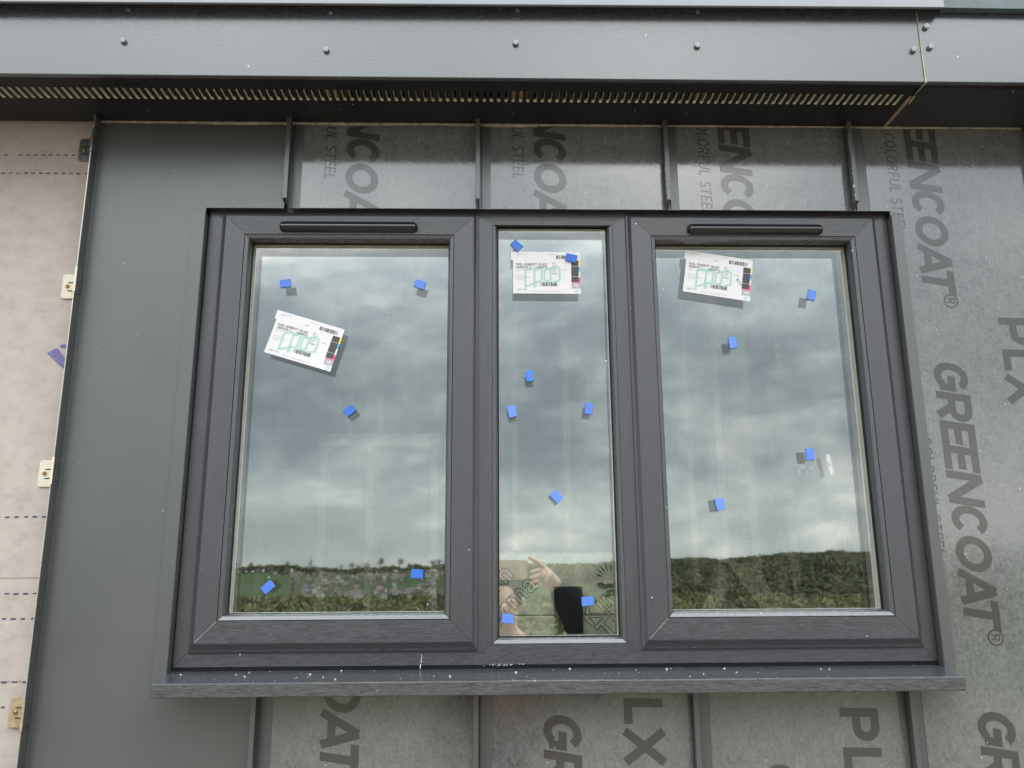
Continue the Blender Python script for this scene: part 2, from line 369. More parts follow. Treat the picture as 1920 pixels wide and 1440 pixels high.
def lettering(x0, zG, zlo, zhi):
    """the print of one film strip: reads downwards, repeats every PITCH metres"""
    mb = MB(); lay = [0]
    def tfm(xb, z, cap, sh):
        lay[0] += 1; y = -0.0009-0.00002*(lay[0] % 9)
        return lambda u, v: (xb+v*cap, y, z-(u+sh*v)*cap)
    k0 = int(math.floor((zlo-zG)/PITCH))-1
    for k in range(k0, k0+6):
        z = zG+k*PITCH
        if z-0.9 > zhi or z+0.2 < zlo: continue
        for ch, w, u in GW:
            for st in glyph(ch, w, .215): stroke(mb, [(a+u, b) for a, b in st], .215, tfm(x0, z, .0705, .16))
        u = 7.80
        stroke(mb, arc(u+.0, .80, .20, .20, 0, 360, 20), .045, tfm(x0, z, .0705, 0))
        for st in glyph('R', .17*1.0/.24, .16): stroke(mb, [(u-.085+a*.24, .69+b*.24) for a, b in st], .042, tfm(x0, z, .0705, 0))
        uu = 0
        for ch, w in CW:
            for st in glyph(ch, w, .13): stroke(mb, [(a+uu, b) for a, b in st], .125, tfm(x0-.0455, z-.1590, .0242, .14))
            uu += w+.145
        uu = 0
        for ch, w in (('P', .80), ('L', .62), ('X', .96)):
            for st in glyph(ch, w, .215): stroke(mb, [(a+uu, b) for a, b in st], .215, tfm(x0+.1505, z+.0925, .0725, .02))
            uu += w+(.155 if ch == 'P' else .06)
    return mb

def seam_rib(x, z0, z1, open_end, rough=0):
    """double-lock standing seam: upright web 25 mm deep with a folded head"""
    mb = MB()
    rnd = random.Random(int((x+3)*1000))
    cut = 0.010 if open_end else 0.0
    def rib(xa, xb, ya, yb, mi=0):
        mb.loft([[(xa, ya, z0+cut*(-ya/.025)), (xb, ya, z0+cut*(-ya/.025)), (xb, yb, z0+cut*(-yb/.025)), (xa, yb, z0+cut*(-yb/.025))],
                 [(xa, ya, z1), (xb, ya, z1), (xb, yb, z1), (xa, yb, z1)]], mi=mi)
    rib(x-.0016, x+.0016, -.0235, .001)
    rib(x-.0060, x+.0030, -.0262, -.0235)
    rib(x-.0060, x-.0042, -.0235, -.0130)
    rib(x+.0062, x+.0075, -.0040, .001)           # heel of the neighbouring pan
    if rough:
        zz = z0+.012
        while zz < min(z1, z0+.30):               # torn film and bare burrs along the crimp
            l = rnd.uniform(.003, .012)
            if rnd.random() < rough:
                dx = rnd.uniform(.0005, .0022)
                mb.loft([[(x-.0061, -.0262, zz), (x-.0060-dx, -.0250, zz+l*.4), (x-.0055, -.0268, zz+l*.5)], [(x-.0061, -.0262, zz+l*.8), (x-.0060-dx*.6, -.0250, zz+l*.9), (x-.0055, -.0268, zz+l)]], mi=1)
            zz += l
    return mb

def panel(label, poly, x_seam, seam_spans, film=None, zG=None, dress=True, holes=None, xoff=.1185, rough=.5):
    """one tray of cladding: pan, standing seam, stuck-on film and its print"""
    xs = [p[0] for p in poly]; zs = [p[1] for p in poly]
    t = thing('cladding_panel', ((min(xs)+max(xs))/2, 0, min(zs)), label, 'cladding panel', 'standing seam cladding panels around the window')
    build('pan', MB().prism(poly, 0.0, 0.0035), m_steel, t)
    for z0, z1, op in seam_spans:
        build('seam', seam_rib(x_seam, z0, z1, op, rough), [m_steel, m_burr], t, bevel=.0006)
    if film:
        allf = MB()
        for x0, x1, z0, z1 in film: allf.box(x0, x1, -.0007, -.0001, z0, z1)
        fo = build('protective_film', allf, m_film, t)
        txt = MB()
        for x0, x1, z0, z1 in film:
            c = clipped(lettering(x_seam+xoff, zG, z0, z1), z0, z1, x0, x1)
            for f, mi in zip(c.f, c.m): txt.face([c.v[i] for i in f])
        if txt.f: build('printed_lettering', txt, m_print, fo)
    return t

XL = -0.843
p1 = panel('plain grey cladding panel without film, left of the window, beside the bare membrane',
      [(XL, BOTZ), (SEAM[0]-.008, BOTZ), (SEAM[0]-.008, WBOT), (OX0-.001, WBOT), (OX0-.001, WTOP), (SEAM[0]-.008, WTOP), (SEAM[0]-.008, TOPZ), (XL, TOPZ)], SEAM[0], [])
mb = MB().box(XL-.0008, XL+.0008, -.0255, .012, BOTZ, TOPZ)              # upstand along the free edge
mb.box(XL+.0008, XL+.0042, -.0030, -.0001, BOTZ, TOPZ).box(XL+.0042, XL+.0066, -.0018, -.0001, BOTZ, TOPZ)
build('edge_upstand', mb, m_steel, p1, bevel=.0004)
build('cut_edge', MB().box(XL-.0014, XL+.0001, -.0266, -.0256, BOTZ, TOPZ), m_burr, p1)

# start of the word above each sheet (found where the letters stand in the photograph)
ZG = {2: 1.2187, 3: 1.2225, 4: 1.1405, 5: 1.1035, '2b': .1785, '3b': -.2510, '4b': -.3410}
def span(i): return SEAM[i]+.0085, SEAM[i+1]-.0015
for i, (n, lab_u, lab_l) in enumerate([(2, 'film-covered cladding panel above the left sash, first with lettering', 'film-covered cladding panel under the sill at its left, showing the letters OAT'),
                                       (3, 'film-covered cladding panel above the narrow middle pane', 'film-covered cladding panel under the sill centre, showing LX beside G'),
                                       (4, 'film-covered cladding panel above the right sash, between two raised seams', 'film-covered cladding panel under the sill at its right, showing PL')]):
    a, b = span(i)
    panel(lab_u, [(a-.0075, WTOP), (b, WTOP), (b, TOPZ), (a-.0075, TOPZ)], SEAM[i], [(WTOP+.001, TOPZ, True)], [(SEAM[i]+.0255, b-.004, WTOP+.0005, TOPZ-.001)], ZG[n], rough=(.75, .3, .45)[i])
    panel(lab_l, [(a-.0075, BOTZ), (b, BOTZ), (b, WBOT), (a-.0075, WBOT)], SEAM[i], [(BOTZ, WBOT, False)], [(SEAM[i]+.0285, b-.004, BOTZ, WBOT-.001)], ZG[str(n)+'b'], xoff=(.1180, .1230, .1230)[i], rough=(.05, .55, .5)[i])
a, b = span(3)
panel('wide film-covered cladding panel reading GREENCOAT, right of the window', [(a-.0075, BOTZ), (b, BOTZ), (b, TOPZ), (a-.0075, TOPZ), (a-.0075, WTOP), (OX1+.001, WTOP), (OX1+.001, WBOT), (a-.0075, WBOT)],
      SEAM[3], [(WTOP+.001, TOPZ, True), (BOTZ, WBOT, False)], [(SEAM[3]+.0365, b-.004, WTOP, TOPZ-.001), (.862, b-.004, WBOT, WTOP), (SEAM[3]+.0285, b-.004, BOTZ, WBOT)], ZG[5], xoff=.1295, rough=.5)
panel('film-covered cladding panel at the far right edge of the wall', [(SEAM[4]+.001, BOTZ), (3.4, BOTZ), (3.4, TOPZ), (SEAM[4]+.001, TOPZ)], SEAM[4], [(BOTZ, TOPZ, False)], [(SEAM[4]+.0285, 3.39, BOTZ, TOPZ-.001)], .8, rough=.2)

# bent flashings either side of the window
def flashing(x_out, x_in, label):
    mb = MB(); s = 1 if x_in > x_out else -1
    mb.prism([(x_out, WBOT-.012), (x_in, WBOT-.012), (x_in, WTOP-.011), (x_out, WTOP-.011)], -.0034, -.0012)
    mb.box(min(x_in, x_in-s*.0012), max(x_in, x_in-s*.0012), -.0012, .040, WBOT-.012, WTOP-.011)
    o = build('window_flashing', mb, m_steel, origin=((x_out+x_in)/2, 0, WBOT-.012), bevel=.0008)
    return tag(o, label, 'flashing', 'flashings beside the window')
flashing(-.6285, -.6022, 'narrow grey metal flashing strip down the left side of the window')
flashing(.8815, .8605, 'narrow grey metal flashing strip down the right side of the window, over the film')

# ------------------------------------------------------------------ membrane and fixing clips at the left
def membrane(zlo, zhi, y, rows, label, extra=None):
    rnd = random.Random(int(zlo*1000))
    o = build('membrane_sheet', MB().prism([(-3.5, zlo), (-.80, zlo), (-.80, zhi), (-3.5, zhi)], y, y+.0012), m_memb, origin=(-1.3, y, zlo))
    tag(o, label, 'membrane', 'lapped breather membrane sheets')
    mb = MB()
    for z, pitch in rows:
        x = -.868
        while x > -2.6:
            if rnd.random() < .96:
                l = .0084*rnd.uniform(.8, 1.2); dz = rnd.uniform(-.0004, .0004); hh = .00160*rnd.uniform(.75, 1.15)
                mb.face([(x-l, y-.0003, z+dz-hh), (x, y-.0003, z+dz-hh*.8), (x, y-.0003, z+dz+hh), (x-l, y-.0003, z+dz+hh*.8)])
            x -= pitch
    if extra: build('printed_mark', MB().face([(x, y-.0004, z) for x, z in extra[0]]).face([(x, y-.0004, z) for x, z in extra[1]]), m_purple, o)
    build('printed_dashes', mb, m_dash, o)
membrane(-.0018, 1.02, .0200, [(.8875, .0160), (.8445, .0160), (.1134, .0178)], 'tall upper beige breather membrane sheet with purple dashes and purple print',
         ([(-.9075, .4440), (-.8985, .4500), (-.8905, .4540), (-.8870, .4550), (-.8845, .4525), (-.8800, .4470), (-.866, .4300), (-.855, .409), (-.8660, .4090), (-.8800, .4190), (-.8900, .4290)],
          [(-.8745+.008*math.cos(R(a)), .4590+.0045*math.sin(R(a))) for a in range(0, 360, 30)]))
membrane(-.190, .06, .0213, [(-.0317, .0178), (-.0782, .0178)], 'narrow middle beige membrane sheet with two rows of dashes')
membrane(-2.4, -.12, .0226, [(-.1925, .0190), (-.2360, .0180)], 'lowest beige membrane sheet beneath the second lap')
def clip(z, label, tone):
    t = thing('fixing_clip', (XL-.013, .0195, z), label, 'fixing clip', 'metal fixing clips along the panel edge')
    m = tone
    x0, x1, hz, r = XL-.0490, XL-.0180, .0265, .006
    poly = [(x1, z-hz), (x1, z+hz), (x0+r, z+hz)] + [(x0+r-r*math.sin(R(a)), z+hz-r+r*math.cos(R(a))) for a in (30, 60, 90)] + [(x0+r-r*math.cos(R(a)), z-hz+r-r*math.sin(R(a))) for a in (0, 30, 60, 90)]
    build('base_plate', MB().prism(poly, .0165, .0180), m, t, bevel=.0003)
    mb = MB().box(XL-.0026, XL-.0015, -.0282, .0180, z-hz, z+hz).box(XL-.0182, XL-.0026, .0165, .0180, z-hz, z+hz).box(XL-.0015, XL+.0019, -.0282, -.0270, z-hz, z+hz)
    build('inner_lip', MB().box(XL+.0012, XL+.0019, -.0270, -.0060, z-hz, z+hz), m_clip_d, t)
    build('hook_flange', mb, m, t, bevel=.0003)
    sl = MB()
    for dz in (-.010, .008): sl.box(XL-.0365, XL-.0260, .0158, .0163, z+dz-.0009, z+dz+.0009)
    build('slot', sl, m_gap, t)
    sc = MB(); ring = lambda rr, y: [(XL-.0370+rr*math.cos(R(a)), y, z+rr*math.sin(R(a))) for a in range(0, 360, 30)]
    sc.loft([ring(.0040, .0164), ring(.0038, .0145), ring(.0022, .0130), ring(.0016, .0138)])
    so = build('screw', sc, m_brass, t, smooth=False)
m_clip_d = simple('dulled clip', (0.20, 0.20, 0.20), 0.3, 0.5, 0.8, var=.3, scale=150)
m_clip_c = simple('cream clip', (0.66, 0.60, 0.48), 0.45, 0.4, 0.1, var=.06, scale=90)
m_clip_t = simple('tan clip', (0.50, 0.40, 0.27), 0.32, 0.5, 0.6, var=.25, scale=70)
clip(.8985, 'dull grey steel fixing clip just under the soffit, topmost on the panel edge', m_clip_d)
clip(.5872, 'cream fixing clip above the purple print on the membrane', m_clip_c)
clip(.1981, 'cream fixing clip just above the middle dashed line, below the purple print', m_clip_c)
clip(-.2444, 'tan fixing clip on the lowest membrane sheet, bottom of the panel edge', m_clip_t)

# ------------------------------------------------------------------ fascia, soffit, roof edge
FY, FZ0, FZ1, XJ = -.1755, .9550, 1.1450, .8696
def fascia(x0, x1, mat, label, yy=FY):
    t = thing('fascia_board', ((x0+x1)/2, yy, FZ0), label, 'fascia board', 'dark fascia boards along the eaves')
    prof = [(yy+.0014, FZ0), (yy+.0004, FZ0+.0004), (yy, FZ0+.0016), (yy, FZ1), (yy+.010, FZ1), (yy+.010, FZ0)]
    build('board', MB().loft([[(x0, y, z) for y, z in prof], [(x1, y, z) for y, z in prof]]), mat, t, smooth=False)
    build('drip_return', MB().box(x0, x1, yy+.0101, yy+.0222, FZ0+.0002, FZ0+.009), m_soffit, t)
    return t
fa = fascia(-3.5, XJ, m_fascia, 'long dark wood-grained fascia board with spaced screw heads above the slotted soffit')
fb = fascia(XJ+.0010, 3.5, m_fascia_b, 'short smooth dark fascia board right of the pale joint', FY-.0008)
def screw(x, z, y, parent, rr=.0062, ln=.0062):
    mb = MB(); ring = lambda q, yy: [(x+q*math.cos(R(a)), yy, z+q*math.sin(R(a))) for a in range(0, 360, 24)]
    mb.loft([ring(rr, y), ring(rr, y-ln*.75), ring(rr*.88, y-ln), ring(rr*.3, y-ln*1.02)])
    return build('screw_head', mb, m_screw, parent)
for x, z in ((-.726, 1.0289), (-.327, 1.0131), (.0489, 1.033), (.4138, 1.0311), (.8532, 1.0264)): screw(x, z, FY, fa)
for x, z in ((-.7243, 1.1010), (-.3222, 1.0985), (.0527, 1.1085), (.4194, 1.1099)): screw(x, z, FY, fa, .0042, .003)
for x, z in ((.8849, 1.0797), (.8879, 1.0329)): screw(x, z, FY-.0008, fb)
jm = MB()                                        # pale bead squeezed out of the fascia joint, wider at the foot
jm.prism([(XJ-.0003, 1.115), (XJ+.0003, 1.115), (XJ+.0013, .965), (XJ+.0022, .9565), (XJ+.0012, .9540), (XJ-.0014, .9560), (XJ-.0008, .966)], FY-.0022, FY-.0001)
jm.loft([[(XJ-.0006, FY-.002, .9537), (XJ+.0026, FY-.002, .9537), (XJ+.0026, FY-.002, .956), (XJ-.0006, FY-.002, .956)], [(XJ+.0010, -.134, .9550), (XJ+.0022, -.134, .9550), (XJ+.0022, -.134, .956), (XJ+.0010, -.134, .956)]])
tag(build('joint_sealant', jm, m_joint, origin=(XJ, FY, .955)), 'thin cream line of sealant in the fascia joint, bent round the lower edge', 'sealant')

# vented soffit: a 9 mm board with a row of slots, its cream core showing in each slot
SZ, ST = .957, .0075
SY0, SY1, SLA, SLB = FY+.0225, -.0006, -.1285, -.0892
PIT, SW = .01512, .0064
def soffit():
    mb = MB(); x0, x1 = -1.26, .8660
    n = int((x1-x0-.012)/PIT); mb.box(x0, x1, SY0, SLA, SZ, SZ+ST).box(x0, x1, SLB, SY1, SZ, SZ+ST)
    edges = [x0]
    for i in range(n):
        xc = .8470-PIT*i
        edges += [xc+SW/2, xc-SW/2]
    xs = sorted(edges + [x1])
    # bars between slots
    for i in range(0, len(xs)-1, 2):
        a, b = xs[i], xs[i+1]
        if b-a < 1e-4: continue
        for z, in ((SZ,), (SZ+ST,)): mb.face([(a, SLA, z), (b, SLA, z), (b, SLB, z), (a, SLB, z)])
        mb.face([(a, SLA, SZ), (a, SLB, SZ), (a, SLB, SZ+ST), (a, SLA, SZ+ST)], 1)
        mb.face([(b, SLA, SZ), (b, SLB, SZ), (b, SLB, SZ+ST), (b, SLA, SZ+ST)], 1)
    for i in range(1, len(xs)-1, 2):               # rounded slot ends
        a, b = xs[i], xs[i+1]; c = (a+b)/2; r = (b-a)/2
        for yb, sgn in ((SLA, 1), (SLB, -1)):
            pa = [(a, yb), (a, yb+sgn*.0018), (c-r*.7, yb+sgn*.0006), (c, yb+sgn*.0001), (c+r*.7, yb+sgn*.0006), (b, yb+sgn*.0018), (b, yb)]
            for k in range(1, 5):
                p, q = pa[k], pa[k+1]
                mb.face([(p[0], p[1], SZ), (q[0], q[1], SZ), (q[0], q[1], SZ+ST), (p[0], p[1], SZ+ST)], 1)
            mb.face([(x, y, SZ+.00002) for x, y in (pa[0], pa[1], pa[2], pa[3])]); mb.face([(x, y, SZ+.00002) for x, y in (pa[3], pa[4], pa[5], pa[6])])
    me = bpy.data.meshes.new('slotted_board'); me.from_pydata(mb.v, [], mb.f); me.polygons.foreach_set('material_index', mb.m); me.update()
    return me
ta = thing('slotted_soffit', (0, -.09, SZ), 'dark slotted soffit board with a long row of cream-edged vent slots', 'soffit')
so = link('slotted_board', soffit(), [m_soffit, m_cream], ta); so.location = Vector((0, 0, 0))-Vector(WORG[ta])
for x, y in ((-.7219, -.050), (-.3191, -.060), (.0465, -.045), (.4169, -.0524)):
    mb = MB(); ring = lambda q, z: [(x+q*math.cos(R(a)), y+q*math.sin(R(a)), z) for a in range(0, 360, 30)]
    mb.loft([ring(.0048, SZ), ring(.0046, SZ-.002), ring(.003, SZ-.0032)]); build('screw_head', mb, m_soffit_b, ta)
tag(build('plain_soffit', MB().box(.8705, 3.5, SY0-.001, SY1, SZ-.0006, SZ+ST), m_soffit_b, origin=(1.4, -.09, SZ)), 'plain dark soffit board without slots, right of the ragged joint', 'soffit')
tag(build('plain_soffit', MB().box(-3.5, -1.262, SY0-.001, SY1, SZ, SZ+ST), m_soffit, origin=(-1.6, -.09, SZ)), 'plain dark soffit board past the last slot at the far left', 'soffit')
e = MB()                                         # raw ends of the two boards where they meet
e.prism([(.8640, .9548), (.8672, .9548), (.8672, .957), (.8640, .957)], -.1240, -.0040)
e.prism([(.8690, .9552), (.8712, .9552), (.8712, .957), (.8690, .957)], -.1150, -.0040)
rnd = random.Random(4)
ch = [(.8745+.0035*math.cos(R(a))*rnd.uniform(.6, 1.2)+.0016*math.sin(R(a)), -.112+.017*math.sin(R(a))*rnd.uniform(.8, 1.15)) for a in range(0, 360, 24)]
e.loft([[(x, y, .9553) for x, y in ch], [(x, y, .9562) for x, y in ch]])
tag(build('raw_soffit_edge', e, m_tan, origin=(.867, -.06, .956)), 'ragged tan board edge at the soffit joint, below the cream line', 'board edge')
for x0, x1, lab in ((-.7450, -.6980, 'timber rafter end behind the soffit slots near the left end'), (-.3425, -.3060, 'timber rafter end behind the soffit slots above the left sash'),
                    (.0360, .0750, 'timber rafter end behind the soffit slots above the middle pane'), (.4200, .4420, 'timber rafter end behind the soffit slots above the right sash')):
    tag(build('rafter', MB().box(x0, x1, -.15, .30, SZ+ST+.003, 1.09), m_timber, origin=((x0+x1)/2, -.05, 1.0)), lab, 'rafter', 'rafters above the soffit')
# uneven bead of sealant between wall and soffit
sb = MB(); rnd = random.Random(9); x = XL+.002; pr = None
while x < 1.18:
    hgt = .0035+.0022*mnoise.noise((x*9, 1.3, 0)) + .0012*mnoise.noise((x*40, 7.1, 0)); hgt = max(.0009, hgt*(1.15 if x < .1 else .65)); dz = .0016*mnoise.noise((x*5, 3.3, 2))
    ring = [(x, -.0010, SZ-.0003), (x, -.0050, SZ-.0006), (x, -.0044, SZ-hgt*.6+dz*.3), (x, -.0012, SZ-hgt-.0012+dz)]
    if pr: sb.loft([pr, ring], cap=False)
    pr = ring; x += .006
tag(build('eaves_sealant', sb, m_grout, origin=(0, 0, SZ)), 'uneven beige sealant bead along the top of the cladding under the soffit', 'sealant')
# roof edge
tm = MB(); XT = .9140; TY = -.2018; TZ = 1.0975
prof = [(TY, TZ), (TY, TZ+.16), (TY+.012, TZ+.16), (TY+.012, TZ+.004), (FY+.008, TZ+.0335), (FY+.008, TZ+.0300), (TY+.004, TZ)]
tm.loft([[(-3.5, y, z-.0155) for y, z in prof], [(XT, y, z+.0105) for y, z in prof]])
tm.box(-3.5, XT, TY, -.11, TZ+.171, TZ+.175)
tag(build('roof_edge_trim', tm, m_trim, origin=(-.6, TY, TZ), bevel=.0008), 'pale grey metal roof edge trim along the very top, above the fascia', 'roof trim')
tk = MB().prism([(XT+.0012, 1.1130), (3.5, 1.1050), (3.5, 1.28), (XT+.0012, 1.28)], -.1935, -.178)
tag(build('roof_flashing', tk, m_teal, origin=(1.2, -.19, 1.105), bevel=.0008), 'teal grey roof flashing at the top right corner, past the end of the pale trim', 'flashing')
tag(build('roof_deck', MB().box(-3.6, 3.6, -.10, 4.2, 1.27, 1.36).box(-3.5, 3.5, -.150, -.10, 1.26, 1.268), m_gap, origin=(0, 2, 1.27)), 'dark roof deck over the eaves and the room behind', 'roof')

# ------------------------------------------------------------------ window
YF, YS, YG = .018, .003, .034
win = thing('window', (.13, YF, -.17), 'anthracite grey three-light window with two casements and a narrow fixed middle pane', 'window')
GB = [lambda d: d]                               # how far up an inset reaches on the bottom rail (the sashes have a deeper one)
def member(side, x0, x1, z0, z1, prof, eps=.00035):
    """one mitred frame member; prof = [(inset, y)] from outer to inner edge"""
    mb = MB(); A, B = [], []
    for d, y in prof:
        if side == 'top': A.append((x0+d+eps, y, z1-d)); B.append((x1-d-eps, y, z1-d))
        if side == 'bottom': A.append((x0+d+eps, y, z0+GB[0](d))); B.append((x1-d-eps, y, z0+GB[0](d)))
        if side == 'left': A.append((x0+d, y, z0+GB[0](d)+eps)); B.append((x0+d, y, z1-d-eps))
        if side == 'right': A.append((x1-d, y, z0+GB[0](d)+eps)); B.append((x1-d, y, z1-d-eps))
    return mb.loft([A, B])
def ring_profile(x0, x1, z0, z1, prof):
    mb = MB(); rings = [[(x0+d, y, z0+GB[0](d)), (x1-d, y, z0+GB[0](d)), (x1-d, y, z1-d), (x0+d, y, z1-d)] for d, y in prof]
    return mb.loft(rings + [rings[0]], cap=False)
FX0, FX1, FZb, FZt = -.6005, .8600, -.1692, .7680
of_p = [(0, YF+.05), (0, YF+.0012), (.0012, YF), (.0385, YF), (.0385, YF+.05)]
outer = build('outer_frame', ring_profile(FX0, FX1, FZb, FZt, [(.001, YF+.0011), (.037, YF+.0011), (.037, YF+.048), (.001, YF+.048)]), m_gap, win)
for sd_, nm, mt in (('top', 'head', m_rail), ('bottom', 'bottom_rail', m_rail_low), ('left', 'jamb', m_stile), ('right', 'jamb', m_stile)):
    build(nm, member(sd_, FX0, FX1, FZb, FZt, of_p), mt, outer)
for xc in (-.0218, .2842):
    hw = .0240; z0, z1 = FZb+.0385, FZt-.0385
    poly = [(xc-hw, z0+.0006), (xc, z0-hw+.0085), (xc+hw, z0+.0006), (xc+hw, z1-.0006), (xc, z1+hw-.0085), (xc-hw, z1-.0006)]
    build('mullion', MB().prism(poly, YF-.0006, YF+.05), m_stile, win)

bead = lambda a: [(a, YS+.0016), (a+.0008, YS+.0006), (a+.0075, YS+.0035), (a+.0100, YS+.0085), (a+.0113, YS+.0165), (a+.0118, YS+.0185), (a+.0118, YG-.0005), (a, YG-.0005)]
def glazing(parent, gx0, gx1, gz0, gz1):
    """sealed unit: outer pane, 20 mm cavity with a spacer bar, coated inner pane"""
    e = .013
    def pane(nm, y0, y1, mf):
        mb = MB(); x0, x1, z0, z1 = gx0-e, gx1+e, gz0-e, gz1+e
        mb.box(x0, x1, y0, y1, z0, z1); mb.m = [1]*6
        for i, f in enumerate(mb.f):
            if all(abs(mb.v[k][1]-y0) < 1e-9 for k in f): mb.m[i] = 0
        return build(nm, mb, [mf, m_clear], parent)
    pane('glass_pane', YG, YG+.004, m_glo)
    pane('inner_pane', YG+.0242, YG+.0282, m_gli)
    sp = ring_profile(gx0-.0005, gx1+.0005, gz0-.0005, gz1+.0005, [(-.008, YG+.0043), (.0, YG+.0043), (.0, YG+.0235), (-.008, YG+.0235)])
    spo = build('spacer_bar', sp, m_spacer, parent)
    build('seal_line', ring_profile(gx0-.0005, gx1+.0005, gz0-.0005, gz1+.0005, [(-.002, YG+.0112), (.0003, YG+.0112), (.0003, YG+.0128), (-.002, YG+.0128)]), m_spline, parent)
    # inner side of the frame behind the glass
    build('inner_lining', ring_profile(gx0-.001, gx1+.001, gz0-.001, gz1+.001, [(-.03, YG+.029), (.0, YG+.029), (.0, YG+.052), (-.03, YG+.052)]), m_stile, parent)

def sash(x0, x1, z0, z1, label):
    GB[0] = lambda d: d*1.58 if d < .0118 else d+.0069
    s = build('sash', ring_profile(x0, x1, z0, z1, [(.0125, YS+.0012), (.0500, YS+.0012), (.0500, YS+.006), (.0125, YS+.006)]), m_gap, win)
    s['label'] = label
    prof = [(.0004, YF-.0008), (.0002, YF-.0035), (.0012, YF-.0048), (.0045, YF-.0068), (.0085, YF-.0115), (.0105, YS+.0009), (.0118, YS), (.0520, YS), (.0520, YG), (.0004, YG)]
    for sd_, nm, mt in (('top', 'top_rail', m_rail), ('bottom', 'bottom_rail', m_rail_low), ('left', 'stile', m_stile), ('right', 'stile', m_stile)):
        build(nm, member(sd_, x0, x1, z0, z1, prof), mt, s)
    for sd_, mt in (('top', m_bead), ('bottom', m_bead), ('left', m_beadv), ('right', m_beadv)):
        build('glazing_bead', member(sd_, x0, x1, z0, z1, bead(.0527)), mt, s)
    build('gasket', ring_profile(x0, x1, z0, z1, [(.0535, YS+.0190), (.0650, YS+.0190), (.0650, YG-.0006), (.0535, YG-.0006)]), m_black, s)
    for zz in (0, 1):                               # crumbs caught along the bottom mitres
        pass
    for (xa, za, xb, zb) in ((x0+.013, z0+.0199, x0+.051, z0+.0579), (x1-.013, z0+.0199, x1-.051, z0+.0579)):
        d = .0005
        build('weld_line', MB().prism([(xa-d, za+d), (xa+d, za-d), (xb+d, zb-d), (xb-d, zb+d)], YS-.0003, YS+.0005), m_weld, s)
    GB[0] = lambda d: d
    glazing(s, x0+.0655, x1-.0655, z0+.0724, z1-.0655)
    return s
sl = sash(-.5710, -.0265, -.1430, .7525, 'left casement sash')
sr = sash(.2875, .8315, -.1430, .7525, 'right casement sash')
# fixed middle light
fx = build('fixed_light', ring_profile(.0021, .2602, -.1307, .7295+.0112, [(.0005, YF+.012), (.0135, YF+.012), (.0135, YF+.0155), (.0005, YF+.0155)]), m_gap, win)
fx['label'] = 'narrow fixed middle light'
fb_p = [(.0, YF+.0012), (.0008, YF-.0002), (.0070, YF+.0030), (.0095, YF+.0070), (.0112, YF+.0108), (.0118, YF+.0118), (.0118, YF+.0155), (.0, YF+.0155)]
for sd_, mt in (('top', m_bead), ('bottom', m_bead), ('left', m_beadv), ('right', m_beadv)):
    build('glazing_bead', member(sd_, .0021, .2602, -.1307, .7407, fb_p), mt, fx)
build('gasket', ring_profile(.0021, .2602, -.1307, .7407, [(.0010, YF+.0105), (.0128, YF+.0105), (.0128, YG-.0004), (.0010, YG-.0004)]), m_black, fx)
glazing(fx, .0152, .2471, -.1176, .7276)

def vent(x0, x1, z):
    """hooded trickle vent clipped to the head of a sash"""
    sec = [(0, .0128), (-.0050, .0122), (-.0095, .0098), (-.0125, .0062), (-.0142, .0018), (-.0146, -.0010), (-.0128, -.0030), (-.0075, -.0072), (-.0030, -.0100), (0, -.0105)]
    def rings(pts): return [[(x, YS-.0001+y*k, z+q*kz+dz) for y, q in sec] for x, k, kz, dz in pts]
    v = build('trickle_vent', MB().loft(rings([(x0+.012, 1, 1, 0), (x1-.012, 1, 1, 0)])), m_vent, sl if x0 < 0 else sr, bevel=.0005)
    return v
def vent_caps(x0, x1, z, s):
    sec = [(0, .0128), (-.0050, .0122), (-.0095, .0098), (-.0125, .0062), (-.0142, .0018), (-.0146, -.0010), (-.0128, -.0030), (-.0075, -.0072), (-.0030, -.0100), (0, -.0105)]
    for xe, sg in ((x0, 1), (x1, -1)):
        prof = [(xe+sg*.0117, 1.0, 1.0), (xe+sg*.0080, .99, .97), (xe+sg*.0045, .93, .86), (xe+sg*.0018, .75, .65), (xe, .30, .34)]
        build('vent_end_cap', MB().loft([[(x, YS-.0001+y*k, z+.001*(1-kz)+q*kz) for y, q in sec] for x, k, kz in prof]), m_vent, s, smooth=False)
for x0, x1, z, s in ((-.4459, -.1557, .7145, sl), (.4176, .7092, .7130, sr)):
    vent(x0, x1, z); vent_caps(x0, x1, z, s)

# sill
sx = .0004
SB = MB(); yb, yf_ = YF+.004, -.0800
zb_, zf_ = -.1752, -.1855
SB.loft([[(X, YF+.004, zb_) for X in ()] or [(-.6045, YF+.004, zb_), (-.6045, -.0012, zb_-.0023), (-.5985, yf_, zf_), (-.5985, yf_, zf_-.0245), (-.5985, yf_+.006, zf_-.0245), (-.5985, yf_+.006, zf_-.007), (-.6045, -.0012, zb_-.010), (-.6045, YF+.004, zb_-.010)],
         [(.8640, YF+.004, zb_), (.8640, -.0012, zb_-.0023), (.8545, yf_, zf_), (.8545, yf_, zf_-.0245), (.8545, yf_+.006, zf_-.0245), (.8545, yf_+.006, zf_-.007), (.8640, -.0012, zb_-.010), (.8640, YF+.004, zb_-.010)]])
sill = thing('window_sill', (.13, -.04, -.21), 'projecting anthracite window sill speckled with white crumbs, under the window', 'sill')
SBm = MB(); SBm.v = SB.v; SBm.f = SB.f
SBm.m = [0]*len(SB.f)
for i, f in enumerate(SB.f):
    if len(f) == 4 and all(SB.v[k][1] < yf_+.0001 for k in f): SBm.m[i] = 1
build('sill_board', SBm, [m_sill, m_sillf], sill, bevel=.0022, seg=3)
build('back_gap', MB().box(-.600, .860, YF+.001, YF+.010, FZb-.0058, FZb-.0001), m_gap, sill)
